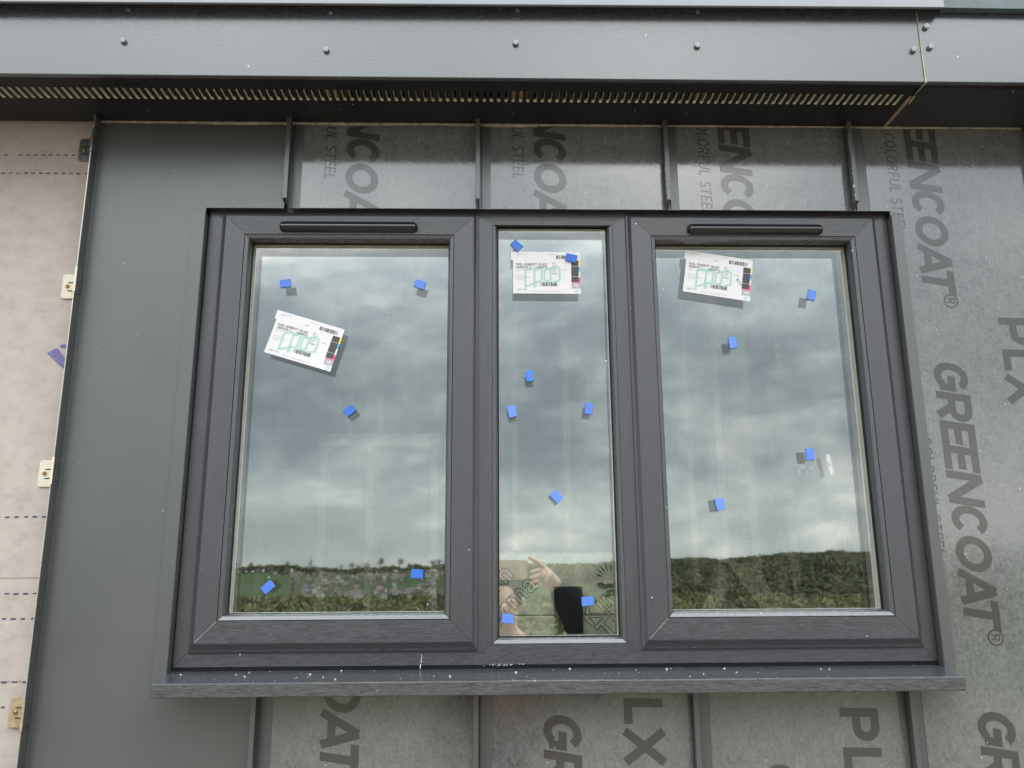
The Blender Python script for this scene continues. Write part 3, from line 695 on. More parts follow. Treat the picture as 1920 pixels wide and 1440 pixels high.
# loose crumbs of mortar and swarf
cr = MB(); rnd = random.Random(21)
def crumb(x, y, z, r):
    k = rnd.randint(4, 6); a0 = rnd.random()*6
    base = [(x+r*rnd.uniform(.6, 1.2)*math.cos(a0+6.283*i/k), y+r*rnd.uniform(.6, 1.2)*math.sin(a0+6.283*i/k), z) for i in range(k)]
    top = [(x+(p[0]-x)*.5, y+(p[1]-y)*.5, z+r*rnd.uniform(.5, 1.0)) for p in base]
    cr.loft([base, top])
for i in range(38):
    x = rnd.uniform(-.59, .85); u = rnd.random()**1.4; y = .012-(.012+.078)*u
    crumb(x, y, zb_+(y-.022)*.101, rnd.choice([.0006, .0007, .0009, .0012, .0018]) if rnd.random() < .97 else .003)
for x, y, r in ((-.45, -.03, .0022), (-.335, -.018, .0028), (-.075, -.045, .0026), (.33, -.002, .0034), (.36, -.06, .0016), (.62, -.01, .002), (.635, -.012, .0018), (.44, -.0, .0022), (-.28, -.06, .002)):
    crumb(x, y, zb_+(y-.022)*.101, r)
for i in range(26): crumb(.0+rnd.gauss(.028, .022), .0135, FZb-.001+rnd.random()*.003, .0012)
tag(build('sill_crumbs', cr, m_white), 'white crumbs of mortar and plastic swarf scattered along the sill', 'crumbs', kind='stuff')
# dried filler squiggle on the frame foot
sq = MB()
for k, pts in enumerate(([(-.1330, -.1492), (-.1322, -.1530), (-.1328, -.1580), (-.1334, -.1640)], [(-.1338, -.1655), (-.1345, -.1700), (-.1342, -.1740)])):
    stroke(sq, [(a, b) for a, b in pts], .0016, lambda u, v: (u, YF-.0007 if v > -.168 else YF-.006, v))
tag(build('filler_smear', sq, m_white), 'thin white squiggle of dried filler on the frame foot below the left sash', 'smear')
def smear(name, cx, cz, w, h, seed, n, label, y=YG-.0004):
    rr_ = random.Random(seed); mb = MB()
    for i in range(n):
        x, z = cx+rr_.uniform(-w, w), cz+rr_.uniform(-h, h); l = rr_.uniform(.002, .007); a = R(90+rr_.gauss(0, 16)); tt = rr_.uniform(.0004, .0011)
        p = [(x, z), (x+l*math.cos(a), z+l*math.sin(a))]
        stroke(mb, p, tt, lambda u, v: (u, y, v))
    tag(build(name, mb, m_glue), label, 'smear')
smear('filler_smear', .5300, .2150, .0001, .0001, 1, 1, 'tiny white fleck on the right pane') if False else None
# strip of clear tape left on the right pane
tp = MB(); 
tp.prism([(.6838, .2320), (.6885, .2360), (.6935, .2330), (.6975, .2010), (.6960, .1930), (.6905, .1935), (.6880, .2020)], YG-.0012, YG-.0003)
tpo = build('tape_tab', tp, m_glue, origin=(.690, YG, .21)); tag(tpo, 'small crumpled white tape tab stuck on the right pane near its edge', 'tape')
build('hole', MB().box(.6885, .6928, YG-.0016, YG-.0012, .2125, .2170), m_lgrey, tpo)
smear('glue_smear', .648, .198, .022, .010, 5, 26, 'white glue marks on the right pane below a blue pad')
smear('glue_smear', .600, .450, .008, .028, 6, 14, 'faint white scratches high on the right pane')
smear('glue_smear', -.112, -.045, .003, .030, 8, 9, 'white drip marks low on the left pane by its right edge')

# ------------------------------------------------------------------ blue pads
PADS = [(535, -.4348, .6003, 8, 'blue pad high on the left pane, level, near its left edge'),
        (787, -.1517, .5988, -20, 'blue pad high on the left pane near its right edge, tilted'),
        (655, -.2897, .3260, 40, 'blue pad in the middle of the left pane, tilted like a diamond'),
        (502, -.4338, -.0227, 42, 'blue pad at the bottom left of the left pane, tilted over the reflected wood'),
        (782, -.1453, .0008, -4, 'blue pad low on the left pane at its right, over the reflected houses'),
        (968, .0536, .6878, -44, 'blue pad like a diamond above the label on the middle pane'),
        (1071, .1713, .6590, -14, 'blue pad overlapping the top right corner of the middle label'),
        (993, .0792, .3988, 98, 'upright blue pad highest of the three at mid height on the middle pane'),
        (960, .0422, .3245, 104, 'upright blue pad at mid height on the middle pane, at its left edge'),
        (1104, .2003, .3300, 85, 'upright blue pad at mid height on the middle pane, at its right edge'),
        (1043, .1300, .1502, -48, 'diamond-tilted blue pad alone below mid height on the middle pane'),
        (1102, .1878, -.0529, 4, 'level blue pad beside the black rectangle low on the middle pane'),
        (952, .0316, -.0848, -6, 'level blue pad in the bottom left corner of the middle pane'),
        (1522, .6851, .5772, 75, 'leaning blue pad highest on the right pane, near its right edge'),
        (1374, .5080, .4715, 97, 'upright blue pad on the right pane under its label'),
        (1519, .6512, .2339, 91, 'upright blue pad on the right pane beside the white tape tab'),
        (1350, .4594, .1340, 97, 'lowest blue pad on the right pane')]
rnd = random.Random(3)
for i, (_, x, z, ang, lab) in enumerate(PADS):
    y1 = YG-.0002 if i != 6 else YG-.0013
    w, h = .0228*rnd.uniform(.97, 1.04)/2, .0168*rnd.uniform(.97, 1.04)/2; th = .0042
    t = thing('spacer_pad', (x, y1, z), lab, 'spacer pad', 'blue foam pads stuck on the glass')
    t.rotation_euler = (0, -R(ang), 0)
    def loc(mb, nm, mt, bv):
        me = bpy.data.meshes.new(nm); me.from_pydata(mb.v, [], mb.f); me.update(); o = link(nm, me, mt, t)
        if bv: b = o.modifiers.new('bevel', 'BEVEL'); b.width = bv; b.segments = 2
        return o
    q = MB(); j = lambda: rnd.uniform(-.0007, .0007)
    P4 = [(-w+j(), -h+j()), (w+j(), -h+j()), (w+j(), h+j()), (-w+j(), h+j())]
    q.prism(P4, -th, -.0010); loc(q, 'foam_block', m_pad, .0006)
    q2 = MB().prism([(a*.985, b*.985) for a, b in P4], -.0009, 0); loc(q2, 'cork_backing', m_padback, 0)

# ------------------------------------------------------------------ labels on the panes
def text_mesh(body, size, x, z, y, mb, mi, rot=0.0, bold=0.0, shear=0.0, space=1.0):
    cu = bpy.data.curves.new('t', 'FONT'); cu.body = body; cu.size = size; cu.offset = bold; cu.shear = shear; cu.space_character = space; cu.resolution_u = 2
    ob = bpy.data.objects.new('t', cu); C.objects.link(ob)
    me = bpy.data.meshes.new_from_object(ob)
    ca, sa = math.cos(rot), math.sin(rot)
    vs = [(x+v.co.x*ca-v.co.y*sa, y, z+v.co.x*sa+v.co.y*ca) for v in me.vertices]
    n = len(mb.v); mb.v += vs
    for p in me.polygons: mb.f.append(tuple(n+k for k in p.vertices)); mb.m.append(mi)
    bpy.data.objects.remove(ob); bpy.data.curves.remove(cu); bpy.data.meshes.remove(me)
def glass_label(x, z, ang, num, sheet, size_txt, qty, hand, label):
    """x, z: bottom left corner; the label's own axes are rotated by ang"""
    t = thing('glass_label', (x, YG-.0004, z), label, 'label', 'printed labels stuck on the panes'); t.rotation_euler = (0, -R(ang), 0)
    U = .000121; V = .0001235
    px = lambda X: (X-210)*U
    pz = lambda Z: (1065-Z)*V
    def loc(nm, mb, mt):
        me = bpy.data.meshes.new(nm); me.from_pydata(mb.v, [], mb.f); me.polygons.foreach_set('material_index', mb.m); me.update()
        return link(nm, me, mt, t)
    q = MB(); q.prism([(px(210), 0), (px(1405), 0), (px(1395), pz(300)), (px(172), pz(300)), (px(172), pz(455)), (px(210), pz(455))], -.0006, 0)
    loc('paper', q, m_paper)
    y0 = -.0008
    def rect(mb, X0, X1, Z0, Z1, mi=0, yy=y0): mb.face([(px(X0), yy, pz(Z1)), (px(X1), yy, pz(Z1)), (px(X1), yy, pz(Z0)), (px(X0), yy, pz(Z0))], mi)
    lg = MB(); tf = lambda u, v: (px(u), lay[0], pz(v)); lay = [y0]
    for k, pts in enumerate(([(700, 588), (428, 640), (428, 945), (620, 862)], [(588, 960), (588, 640), (715, 600), (715, 822), (600, 862)], [(588, 930), (640, 905)],
                             [(765, 640), (872, 604), (872, 818), (765, 855), (765, 640)], [(880, 604), (955, 578), (1035, 590)], [(1035, 590), (1035, 815), (905, 868)])):
        lay[0] = y0-.00001*k; stroke(lg, pts, 36, tf)
    loc('mint_logo', lg, m_mint)
    pr = MB(); y1 = -.00092; sz = lambda Z: Z*V/.7
    def tx(b, X, Z, cap, mi=0, **kw): text_mesh(b, sz(cap), px(X), pz(Z), y1, pr, mi, **kw)
    tx('DGL (DIRECT GLAZ', 268, 552, 40, 0, space=1.06, bold=.00012); tx('3382674/ %s' % num, 268, 602, 36, 0, space=1.08, bold=.0001); tx('23/04/21', 630, 602, 36, 0, space=1.08, bold=.0001)
    tx('KINGSLAND HOUSE', 275, 350, 14, 1); tx('UNIT', 275, 378, 13, 1)
    tx(size_txt, 830, 355, 20, 1); tx(size_txt, 285, 1008, 26, 0, space=1.15)
    tx('KINGSLAND HOUSE', 270, 632, 14, 1); tx('UNIT', 270, 664, 14, 1)
    tx('Clear Softcoat', 270, 742, 17, 1); tx('Black Multi Warm Edge', 270, 780, 17, 1); tx('Clear Float', 270, 816, 17, 1)
    tx(sheet, 900, 526, 24, 0); tx('225475', 900, 560, 20, 1); tx('20', 1120, 560, 20, 1); tx('1   RE', 900, 600, 20, 1); tx(qty, 900, 640, 24, 0); tx('Trade', 1085, 640, 24, 1); tx('1405', 900, 672, 20, 1); tx('Argon', 900, 710, 26, 0)
    tx('This surface to face the outside. Remove the label', 520, 1028, 17, 1)
    if hand: text_mesh(hand, sz(46), px(1125), pz(700), y1, pr, 0, rot=R(-52))
    tx(sheet, 720, 430, 30, 1) if num != '2' else None
    loc('printed_text', pr, [m_ink, m_greyink])
    rb = random.Random(7)
    for X0, X1, Z0, Z1 in ((975, 1305, 365, 432), (685, 985, 855, 930)):
        bc = MB(); X = X0
        while X < X1:
            wd = rb.choice([6, 6, 11, 17]); rect(bc, X, min(X+wd, X1), Z0, Z1); X += wd+rb.choice([5, 7, 12])
        loc('barcode', bc, m_ink)
    cb = MB(); rect(cb, 1240, 1372, 455, 558, 0); rect(cb, 1240, 1372, 564, 748, 0); rect(cb, 1240, 1372, 754, 852, 0)
    rect(cb, 1374, 1401, 455, 566, 1); rect(cb, 1374, 1401, 570, 664, 2); rect(cb, 1374, 1401, 770, 872, 3); rect(cb, 1242, 1373, 856, 872, 3)
    rect(cb, 1246, 1401, 876, 970, 4); loc('colour_bar', cb, [m_charc, m_yel, m_cyan, m_pink, m_lgrey])
    fr = MB(); text_mesh('FR', sz(52), px(1283), pz(945), -.00095, fr, 0, bold=.0001, shear=.15); loc('size_letters', fr, m_paper)
    ci = MB(); lay[0] = y0; stroke(ci, arc(1335, 1020, 26, 26, 0, 360, 16), 8, tf); loc('ring_mark', ci, m_cyan)
    return t
glass_label(-.4711, .4507, -16.9, '3', '657', '446 * 811', '3 of 8', '', 'white printed label with mint logo stuck crookedly on the left pane')
glass_label(.0461, .5801, -.3, '2', '390', '258 * 943', '2 of 8', '', 'white printed label stuck level at the top of the middle pane')
glass_label(.4086, .5859, -9.1, '1', '657', '446 * 811', '1 of 8', 'BOX 1', 'white printed label with handwriting at the top of the right pane')

# ------------------------------------------------------------------ room behind the glass
rm = thing('room_interior', (.1, 2.3, -1.6), 'dim unfinished room seen faintly through the panes', 'room')
RX0, RX1, RY1, RZ0, RZ1 = -1.9, 2.0, 3.4, -1.45, 1.20
build('back_wall', MB().box(RX0, RX1, RY1, RY1+.1, RZ0, RZ1+.05), m_room, rm)
for a, b in ((RX0-.1, RX0), (RX1, RX1+.1)): build('side_wall', MB().box(a, b, .07, RY1, RZ0, RZ1), m_room, rm)
build('floor', MB().box(RX0-.1, RX1+.1, .07, RY1+.1, RZ0-.1, RZ0), m_stud, rm)
build('ceiling', MB().box(RX0-.1, RX1+.1, .10, RY1+.1, RZ1, RZ1+.05), m_roomc, rm)
wl = MB().box(RX0, FX0-.012, .045, .12, RZ0, RZ1).box(FX1+.012, RX1, .045, .12, RZ0, RZ1).box(FX0-.012, FX1+.012, .045, .12, FZt+.012, RZ1).box(FX0-.012, FX1+.012, .045, .12, RZ0, FZb-.012)
build('front_wall', wl, m_room, rm)
def stud(x0, x1, z0, z1, y, label, lean=0.0, dep=.09):
    o = build('timber_stud', MB().loft([[(x0, y, z0), (x1, y, z0), (x1, y+dep, z0), (x0, y+dep, z0)], [(x0+lean, y, z1), (x1+lean, y, z1), (x1+lean, y+dep, z1), (x0+lean, y+dep, z1)]]), m_stud, origin=((x0+x1)/2, y, z0))
    tag(o, label, 'timber stud', 'timber studs inside the room')
K = 2.12/1578                                     # they stand half a metre inside the glass
for px_, wpx, lab in ((1308, 12, 'first from the label side'), (1367, 14, 'second from the label side'), (1424, 16, 'third, in the middle'), (1497, 16, 'fourth, right of the middle'), (1606, 22, 'last, at the right frame edge')):
    stud((px_-wpx/2-921)*K, (px_+wpx/2-921)*K, -.03 if px_ < 1450 else RZ0, RZ1, .50, 'pale upright stud behind the right pane, %s' % lab)
stud((1270-921)*K, (1302-921)*K, -.16, .022, .44, 'leaning brace low behind the right pane, rising to the right', 80*K)
stud((1440-921)*K, (1482-921)*K, -.16, .022, .40, 'leaning brace low behind the right pane, rising to the left', -92*K)
for px_, lab in ((967, 'left'), (1068, 'right')):
    stud((px_-6-921)*K, (px_+6-921)*K, .03, RZ1, .50, 'pale upright stud behind the middle pane, on its %s' % lab)
for px_, lab in ((600, 'nearest the label'), (690, 'in its right half'), (812, 'at its right edge')):
    stud((px_-7-921)*K, (px_+7-921)*K, RZ0, .32, .50, 'pale upright stud behind the left pane, %s' % lab)
o = build('timber_rail', MB().box(-.44, -.13, .46, .50, .32, .35), m_stud, origin=(-.3, .48, .32)); tag(o, 'pale timber rail across the studs behind the left pane', 'timber rail')

# foil-faced insulation boards leaning inside the sill
m_foil = simple('olive foil facing', (0.78, 0.72, 0.61), 0.42, 0.5, 0.25, var=.3, scale=22, bmp=1.0)
m_green = simple('dark green print', (0.018, 0.048, 0.028), 0.6, 0.3)
BY = .20
def board(z0, z1, label):
    o = build('insulation_board', MB().box(-.100, .375, BY, BY+.10, z0, z1), m_foil, origin=(.16, BY, z0), bevel=.002)
    return tag(o, label, 'insulation board', 'stacked insulation boards behind the middle pane')
b1 = board(-.0870, .0430, 'upper foil-faced insulation board with green print, behind the middle pane')
b2 = board(-.3400, -.0885, 'lower foil-faced insulation board under the print, behind the middle pane')
build('pale_top_edge', MB().box(-.101, .376, BY-.001, BY+.101, .0405, .0445), m_spline, b1)
def outline_text(body, size, x, z, rot, parent, zlo, zhi):
    big, sm = MB(), MB()
    text_mesh(body, size, x, z, BY-.0008, big, 0, rot=rot, bold=.0022, space=1.08)
    text_mesh(body, size, x, z, BY-.0012, sm, 0, rot=rot, bold=.0006, space=1.08)
    bg_, sg = clipped(big, zlo, zhi, -.14, .465), clipped(sm, zlo, zhi, -.14, .465)
    if bg_.f: o = build('outlined_lettering', bg_, m_green, parent); build('letter_fill', sg, m_foil, o) if sg.f else None
for brd, zl, zh in ((b1, -.086, .040), (b2, -.3, -.0895)):
    outline_text('Kingspan', .058, .2120, -.1120, R(45), brd, zl, zh)
    outline_text('Therma', .058, .2480, -.1420, R(45), brd, zl, zh)
    outline_text('Therma', .060, -.0420, -.1680, R(45), brd, zl, zh)
    outline_text('Kingspan', .060, -.1150, -.1680, R(45), brd, zl, zh)
lion = MB()
def lf(pts, k): lion.face([(x, BY-.0010-.00003*k, z) for x, z in pts])
for k in range(7):                                 # swept mane of the printed emblem
    a = R(168-k*17); c0 = (.262, -.012)
    p0 = (c0[0]+.018*math.cos(a), c0[1]+.014*math.sin(a)); p1 = (c0[0]+(.040+.004*k)*math.cos(a-.15), c0[1]+.040*math.sin(a-.1))
    nx, nz = -(p1[1]-p0[1])*.11, (p1[0]-p0[0])*.11
    lf([p0, ((p0[0]+p1[0])/2+nx, (p0[1]+p1[1])/2+nz), p1, ((p0[0]+p1[0])/2-nx*.5, (p0[1]+p1[1])/2-nz*.5)], k)
lf([(.228, -.022), (.236, -.018), (.246, -.024), (.258, -.022), (.268, -.030), (.254, -.031), (.244, -.034), (.232, -.031)], 8)
lf([(.250, -.036), (.268, -.034), (.276, -.042), (.262, -.046), (.248, -.052), (.244, -.047)], 9)
build('emblem', lion, m_green, b1)
# black slab puts the dark of an opening in front of the boards
bx = MB().box(.1345, .1945, BY-.016, BY-.004, -.1600, -.0275)
tag(build('dark_opening_slab', bx, simple('matt black opening', (0.004, 0.004, 0.004), 0.7, 0.2), origin=(.165, BY, -.16)), 'small black slab standing in for a dark opening in the insulation boards', 'panel')
# ------------------------------------------------------------------ land seen in the glass (it lies behind the photographer, towards -y)
def lerp(v, pts):
    for (a, b), (c, d) in zip(pts, pts[1:]):
        if v <= c: return b+(d-b)*max(0, (v-a))/(c-a)
    return pts[-1][1]
def land(x, y):
    d = -y-1.6
    if d < 6: return -5.2
    r = x/max(d, 60)
    h = lerp(d, [(6, -5.2), (40, -6.5), (160, -24), (330, -46), (470, -46), (700, -27), (1100, -7), (1420, 4), (1700, 6), (2600, -4), (5000, -30)])
    if d > 600:
        k = min(1, (d-600)/500)
        h += k*(15*max(0, min(1, (r-.14)/.27)) + 6.0*mnoise.noise((x/170, d/300, 1.0)) + 2.0*mnoise.noise((x/80, d/110, 5.0)))
    return h + (0.5*mnoise.noise((x/25, d/25, 9)) if d > 20 else 0)
gs = [600, 60, 6, 0, -6, -15, -30, -60, -100, -160, -230, -310, -400, -470] + list(range(-520, -1900, -35)) + [-2000, -2300, -2700, -3300, -4200, -5200]
gx = [-5000, -3500, -2500, -1900, -1500] + list(range(-1250, 1251, 35)) + [1500, 1900, 2500, 3500, 5000]
vv = [(x, y, land(x, y)) for y in gs for x in gx]; nx = len(gx)
gf = [(j*nx+i, j*nx+i+1, (j+1)*nx+i+1, (j+1)*nx+i) for j in range(len(gs)-1) for i in range(nx-1)]
me = bpy.data.meshes.new('ground'); me.from_pydata(vv, [], gf); me.polygons.foreach_set('use_smooth', [True]*len(gf)); me.update()
m_ground, gnt, gb = pmat('fields', (0.06, 0.09, 0.03), 0.95, 0.1)
fv = node(gnt, 'ShaderNodeTexVoronoi', inputs={'Scale': 0.0062}); gnt.links.new(coords(gnt, (1, .55, 0)), fv.inputs['Vector'])
fs = node(gnt, 'ShaderNodeSeparateColor'); gnt.links.new(fv.outputs['Color'], fs.inputs[0])
fc = ramp(gnt, fs.outputs[0], [(0.0, (0.045, 0.070, 0.028)), (0.35, (0.058, 0.086, 0.036)), (0.6, (0.075, 0.092, 0.045)), (0.9, (0.055, 0.066, 0.038))], 'CONSTANT')
fn = noise_n(gnt, coords(gnt), 0.12, 5)
gsep = node(gnt, 'ShaderNodeSeparateXYZ'); gnt.links.new(coords(gnt), gsep.inputs[0])
neutral_ground = math_n(gnt, 'GREATER_THAN', math_n(gnt, 'ADD', gsep.outputs[1], math_n(gnt, 'MULTIPLY', fn, 30.0)), -75.0)      # unseen ground near the house, kept grey-brown against green bounce on the wall
gnt.links.new(mixc(gnt, neutral_ground, mixc(gnt, math_n(gnt, 'MULTIPLY', fn, 0.45), fc, (0.04, 0.05, 0.022)), mixc(gnt, fn, (0.10, 0.09, 0.075), (0.20, 0.18, 0.155))), gb.inputs['Base Color'])
tag(link('ground', me, m_ground), kind='structure')

# foliage: many leaf clumps, three hues held per tree
def leaf_mat(name, a, b):
    m, nt, bb = pmat(name, a, 0.85, 0.15)
    n = noise_n(nt, coords(nt), 0.22, 4)
    nt.links.new(ramp(nt, n, [(0.35, a), (0.65, b)]), bb.inputs['Base Color']); return m
m_leaf = [leaf_mat('dark leaf', (0.066, 0.076, 0.034), (0.098, 0.106, 0.048)), leaf_mat('olive leaf', (0.145, 0.145, 0.060), (0.19, 0.185, 0.078)),
          leaf_mat('pale spring leaf', (0.175, 0.185, 0.092), (0.24, 0.245, 0.125)), leaf_mat('budding twigs', (0.095, 0.082, 0.052), (0.15, 0.125, 0.08))]
m_bark = simple('bark', (0.07, 0.055, 0.04), 0.9, 0.1, scale=2)
rng = np.random.default_rng(11)
def crown(cx, cy, cz, w, h, n, mi, V, F, MI, leaf=1.0):
    """leaf clumps spread through an uneven crown"""
    k = 5; lob = rng.normal(0, 1, (k, 3)); lob /= np.linalg.norm(lob, axis=1)[:, None]; lob[:, 2] = np.abs(lob[:, 2])*.9-.2
    for i in range(n):
        c = lob[i % k]*.52; d = rng.normal(0, 1, 3); d /= np.linalg.norm(d); p = c+d*.55*rng.random()**.4
        q = np.array([cx+p[0]*w/2, cy+p[1]*w/2, cz+h*.5+p[2]*h*.5])
        a = rng.normal(0, 1, 3)*.45+d; a /= np.linalg.norm(a); b = np.cross(a, (.3, .5, .8)); b /= np.linalg.norm(b); e = np.cross(a, b)
        s = leaf*rng.uniform(.6, 1.25)*w*.072; m = len(V)
        for t in range(5):
            an = 6.283*t/5; rr = s*rng.uniform(.6, 1.15); V.append(tuple(q+(b*math.cos(an)+e*math.sin(an)*.8)*rr+a*rng.uniform(-.15, .15)*s))
        F.append((m, m+1, m+2, m+3, m+4)); MI.append(mi)
def trunk(cx, cy, cz, h, r, V, F, MI, mi):
    for (bx, by, bz, tx_, ty_, tz_, r0, r1) in [(cx, cy, cz-.5, cx+.03*h, cy, cz+h*.62, r, r*.45), (cx, cy, cz+h*.28, cx-.16*h, cy+.05*h, cz+h*.62, r*.5, r*.2), (cx+.01*h, cy, cz+h*.34, cx+.18*h, cy-.06*h, cz+h*.68, r*.5, r*.2), (cx, cy, cz+h*.4, cx+.02*h, cy+.16*h, cz+h*.75, r*.4, r*.15)]:
        m = len(V)
        for (x, y, z, rr) in ((bx, by, bz, r0), (tx_, ty_, tz_, r1)):
            for t in range(5): V.append((x+rr*math.cos(1.2566*t), y+rr*math.sin(1.2566*t), z))
        for t in range(5): F.append((m+t, m+(t+1) % 5, m+5+(t+1) % 5, m+5+t)); MI.append(mi)
def mesh_of(name, V, F, MI, mats):
    me = bpy.data.meshes.new(name); me.from_pydata(V, [], F); me.polygons.foreach_set('material_index', MI); me.update()
    for m in mats: me.materials.append(m)
    return me
def wood(spec, name, seed):
    V, F, MI = [], [], []; rr_ = random.Random(seed)
    for (r0, r1, d0, d1, step, hmin, hmax, hues, n) in spec:
        d = d0
        while d < d1:
            x = r0*d
            while x < r1*d:
                xx, dd = x+rr_.uniform(-.45, .45)*step, d+rr_.uniform(-.45, .45)*step
                z = land(xx, -dd-1.6); w = rr_.uniform(.75, 1.35)*step*1.3; hgt = rr_.uniform(hmin, hmax)
                crown(xx, -dd-1.6, z+hgt*.12, w, hgt*.92, n, rr_.choice(hues), V, F, MI)
                x += step
            d += step
    o = bpy.data.objects.new(name, mesh_of(name, V, F, MI, m_leaf)); C.objects.link(o); return o
near = wood([(-.42, .62, 440, 640, 15, 12, 20, (1, 1, 1, 2, 2, 3), 140), (-.42, .16, 640, 730, 15, 8, 13, (0, 1, 3, 1), 90)], 'valley_wood', 1)
tag(near, 'light olive wood filling the valley, mirrored along the foot of the panes', 'wood', kind='stuff')
hillw = wood([(.20, .64, 650, 1500, 22, 10, 17, (0, 0, 0, 3, 0), 100), (.0, .2, 900, 1500, 26, 10, 16, (0, 0, 3, 0), 60), (-.42, 0, 1330, 1420, 24, 7, 13, (0, 3, 0, 0), 60)], 'hillside_wood', 2)
tag(hillw, 'dark green wooded hillside mirrored in the right pane', 'wood', kind='stuff')
# single trees along the skyline and among the houses
protos = []
for k, (mi, w, hgt, n) in enumerate(((0, 13, 17, 130), (0, 9, 19, 110), (3, 12, 15, 100), (1, 14, 14, 120))):
    V, F, MI = [], [], []; crown(0, 0, hgt*.2, w, hgt*.8, n, 0, V, F, MI, .75); cm = mesh_of('crown', V, F, MI, [m_leaf[mi]])
    V, F, MI = [], [], []; trunk(0, 0, 0, hgt, .45, V, F, MI, 0); tmx = mesh_of('trunk', V, F, MI, [m_bark]); protos.append((cm, tmx))
rt_ = random.Random(5)
def tree(x, d, s, k, label, group):
    o = bpy.data.objects.new('tree', None); C.objects.link(o); o.location = (x, -d-1.6, land(x, -d-1.6)-.3); o.scale = (s*rt_.uniform(.85, 1.2), s, s*rt_.uniform(.85, 1.15)); o.rotation_euler[2] = rt_.uniform(0, 6.28)
    for nm, me in (('crown', protos[k][0]), ('trunk', protos[k][1])):
        c = bpy.data.objects.new(nm, me); C.objects.link(c); c.parent = o
    tag(o, label, 'tree', group)
for i in range(44):
    r = -.40+.42*(i+rt_.random()*.8)/44; d = rt_.uniform(1400, 1480); cl = rt_.random()
    tree(r*d, d, .7+.8*cl**1.5, rt_.choice((0, 0, 1, 2)), 'tree on the skyline of the far hill, mirrored above the houses', 'trees along the far skyline')
for i in range(60):
    r = rt_.uniform(-.27, -.05); d = rt_.uniform(800, 1330)
    tree(r*d, d, rt_.uniform(.3, .6), rt_.choice((0, 0, 1, 3)), 'garden tree between the houses of the far village, mirrored in the left pane', 'garden trees among the far houses')
# the village on the far slope
m_wall = [simple('brick wall', (0.27, 0.205, 0.175), 0.9, 0.1, scale=.5), simple('cream render', (0.62, 0.59, 0.54), 0.9, 0.1, scale=.5), simple('pale stone', (0.34, 0.30, 0.25), 0.9, 0.1, scale=.5)]
m_roof = [simple('slate roof', (0.17, 0.165, 0.165), 0.8, 0.2, scale=.5), simple('brown tile roof', (0.20, 0.15, 0.125), 0.8, 0.2, scale=.5)]
m_win = simple('dark window glass', (0.03, 0.035, 0.04), 0.1, 0.5)
hp = []
for wi in range(3):
    for ri in range(2):
        L, Wd, H, RH = 9.5+2*ri, 7.5, 5.2, 3.2
        wm = MB().box(-L/2, L/2, -Wd/2, Wd/2, -1.5, H); wm.face([(-L/2, -Wd/2, H), (-L/2, Wd/2, H), (-L/2, 0, H+RH)]); wm.face([(L/2, -Wd/2, H), (L/2, Wd/2, H), (L/2, 0, H+RH)])
        rf = MB()
        for sg in (-1, 1): rf.loft([[(-L/2-.4, sg*(Wd/2+.5), H-.35), (L/2+.4, sg*(Wd/2+.5), H-.35), (L/2+.4, 0, H+RH+.05), (-L/2-.4, 0, H+RH+.05)], [(-L/2-.4, sg*(Wd/2+.5), H-.05), (L/2+.4, sg*(Wd/2+.5), H-.05), (L/2+.4, 0, H+RH+.35), (-L/2-.4, 0, H+RH+.35)]])
        chm = MB().box(L/2-1.6, L/2-.7, -.5, .5, H+RH-.6, H+RH+1.5)
        wn = MB()
        for zz in (.9, 3.4):
            for xx in (-L*.32, 0, L*.32): wn.box(xx-.7, xx+.7, Wd/2+.005, Wd/2+.05, zz, zz+1.3)
        hp.append([(nm, mesh_of(nm, q.v, q.f, q.m, [mt])) for nm, q, mt in (('wall', wm, m_wall[wi]), ('roof', rf, m_roof[ri]), ('chimney', chm, m_wall[0]), ('window', wn, m_win))])
rh = random.Random(8)
kinds = ['brick house', 'cream rendered house', 'pale stone house']
for i in range(230):
    r = rh.uniform(-.235, -.055) if i < 200 else rh.uniform(-.38, -.2); d = rh.uniform(780, 1380) if i < 200 else rh.uniform(1290, 1400); k = rh.choice((0, 0, 0, 1, 2, 3, 4, 5)) if d > 950 else rh.choice((0, 1, 2, 3, 4, 2))
    o = bpy.data.objects.new('house', None); C.objects.link(o); x = r*d; o.location = (x, -d-1.6, land(x, -d-1.6)); o.rotation_euler[2] = rh.choice((0, 0, 1.57, .3, -.3)); o.scale = [rh.uniform(.4, .62)]*3
    for nm, me in hp[k]:
        c = bpy.data.objects.new(nm, me); C.objects.link(c); c.parent = o
    tag(o, '%s with a %s roof on the far slope, mirrored left' % (kinds[k//2], ('slate', 'brown tiled')[k % 2]), 'house', 'houses on the far hillside')

# ------------------------------------------------------------------ scaffold, photographer and phone (all seen only in the glass)
m_plank = simple('scaffold board', (0.34, 0.26, 0.16), 0.85, 0.2, scale=6)
m_tube = simple('galvanised tube', (0.45, 0.46, 0.47), 0.4, 0.5, .7)
FLOOR = -1.640
sc_ = thing('scaffold_platform', (0, -2.0, -5.2), 'timber scaffold platform the photographer stands on, facing the window', 'scaffold')
for k in range(6): build('board', MB().box(-1.8, 1.8, -2.62+k*.235, -2.62+k*.235+.225, FLOOR-.038, FLOOR), m_plank, sc_, bevel=.003)
def tube(pts, r, n=10):
    mb = MB(); rings = []
    for i, p in enumerate(pts):
        p = Vector(p); a = Vector(pts[max(0, i-1)]); b = Vector(pts[min(len(pts)-1, i+1)]); d = (b-a).normalized(); u = d.orthogonal().normalized(); v = d.cross(u)
        rings.append([tuple(p+(u*math.cos(6.283*t/n)+v*math.sin(6.283*t/n))*r) for t in range(n)])
    return mb.loft(rings)
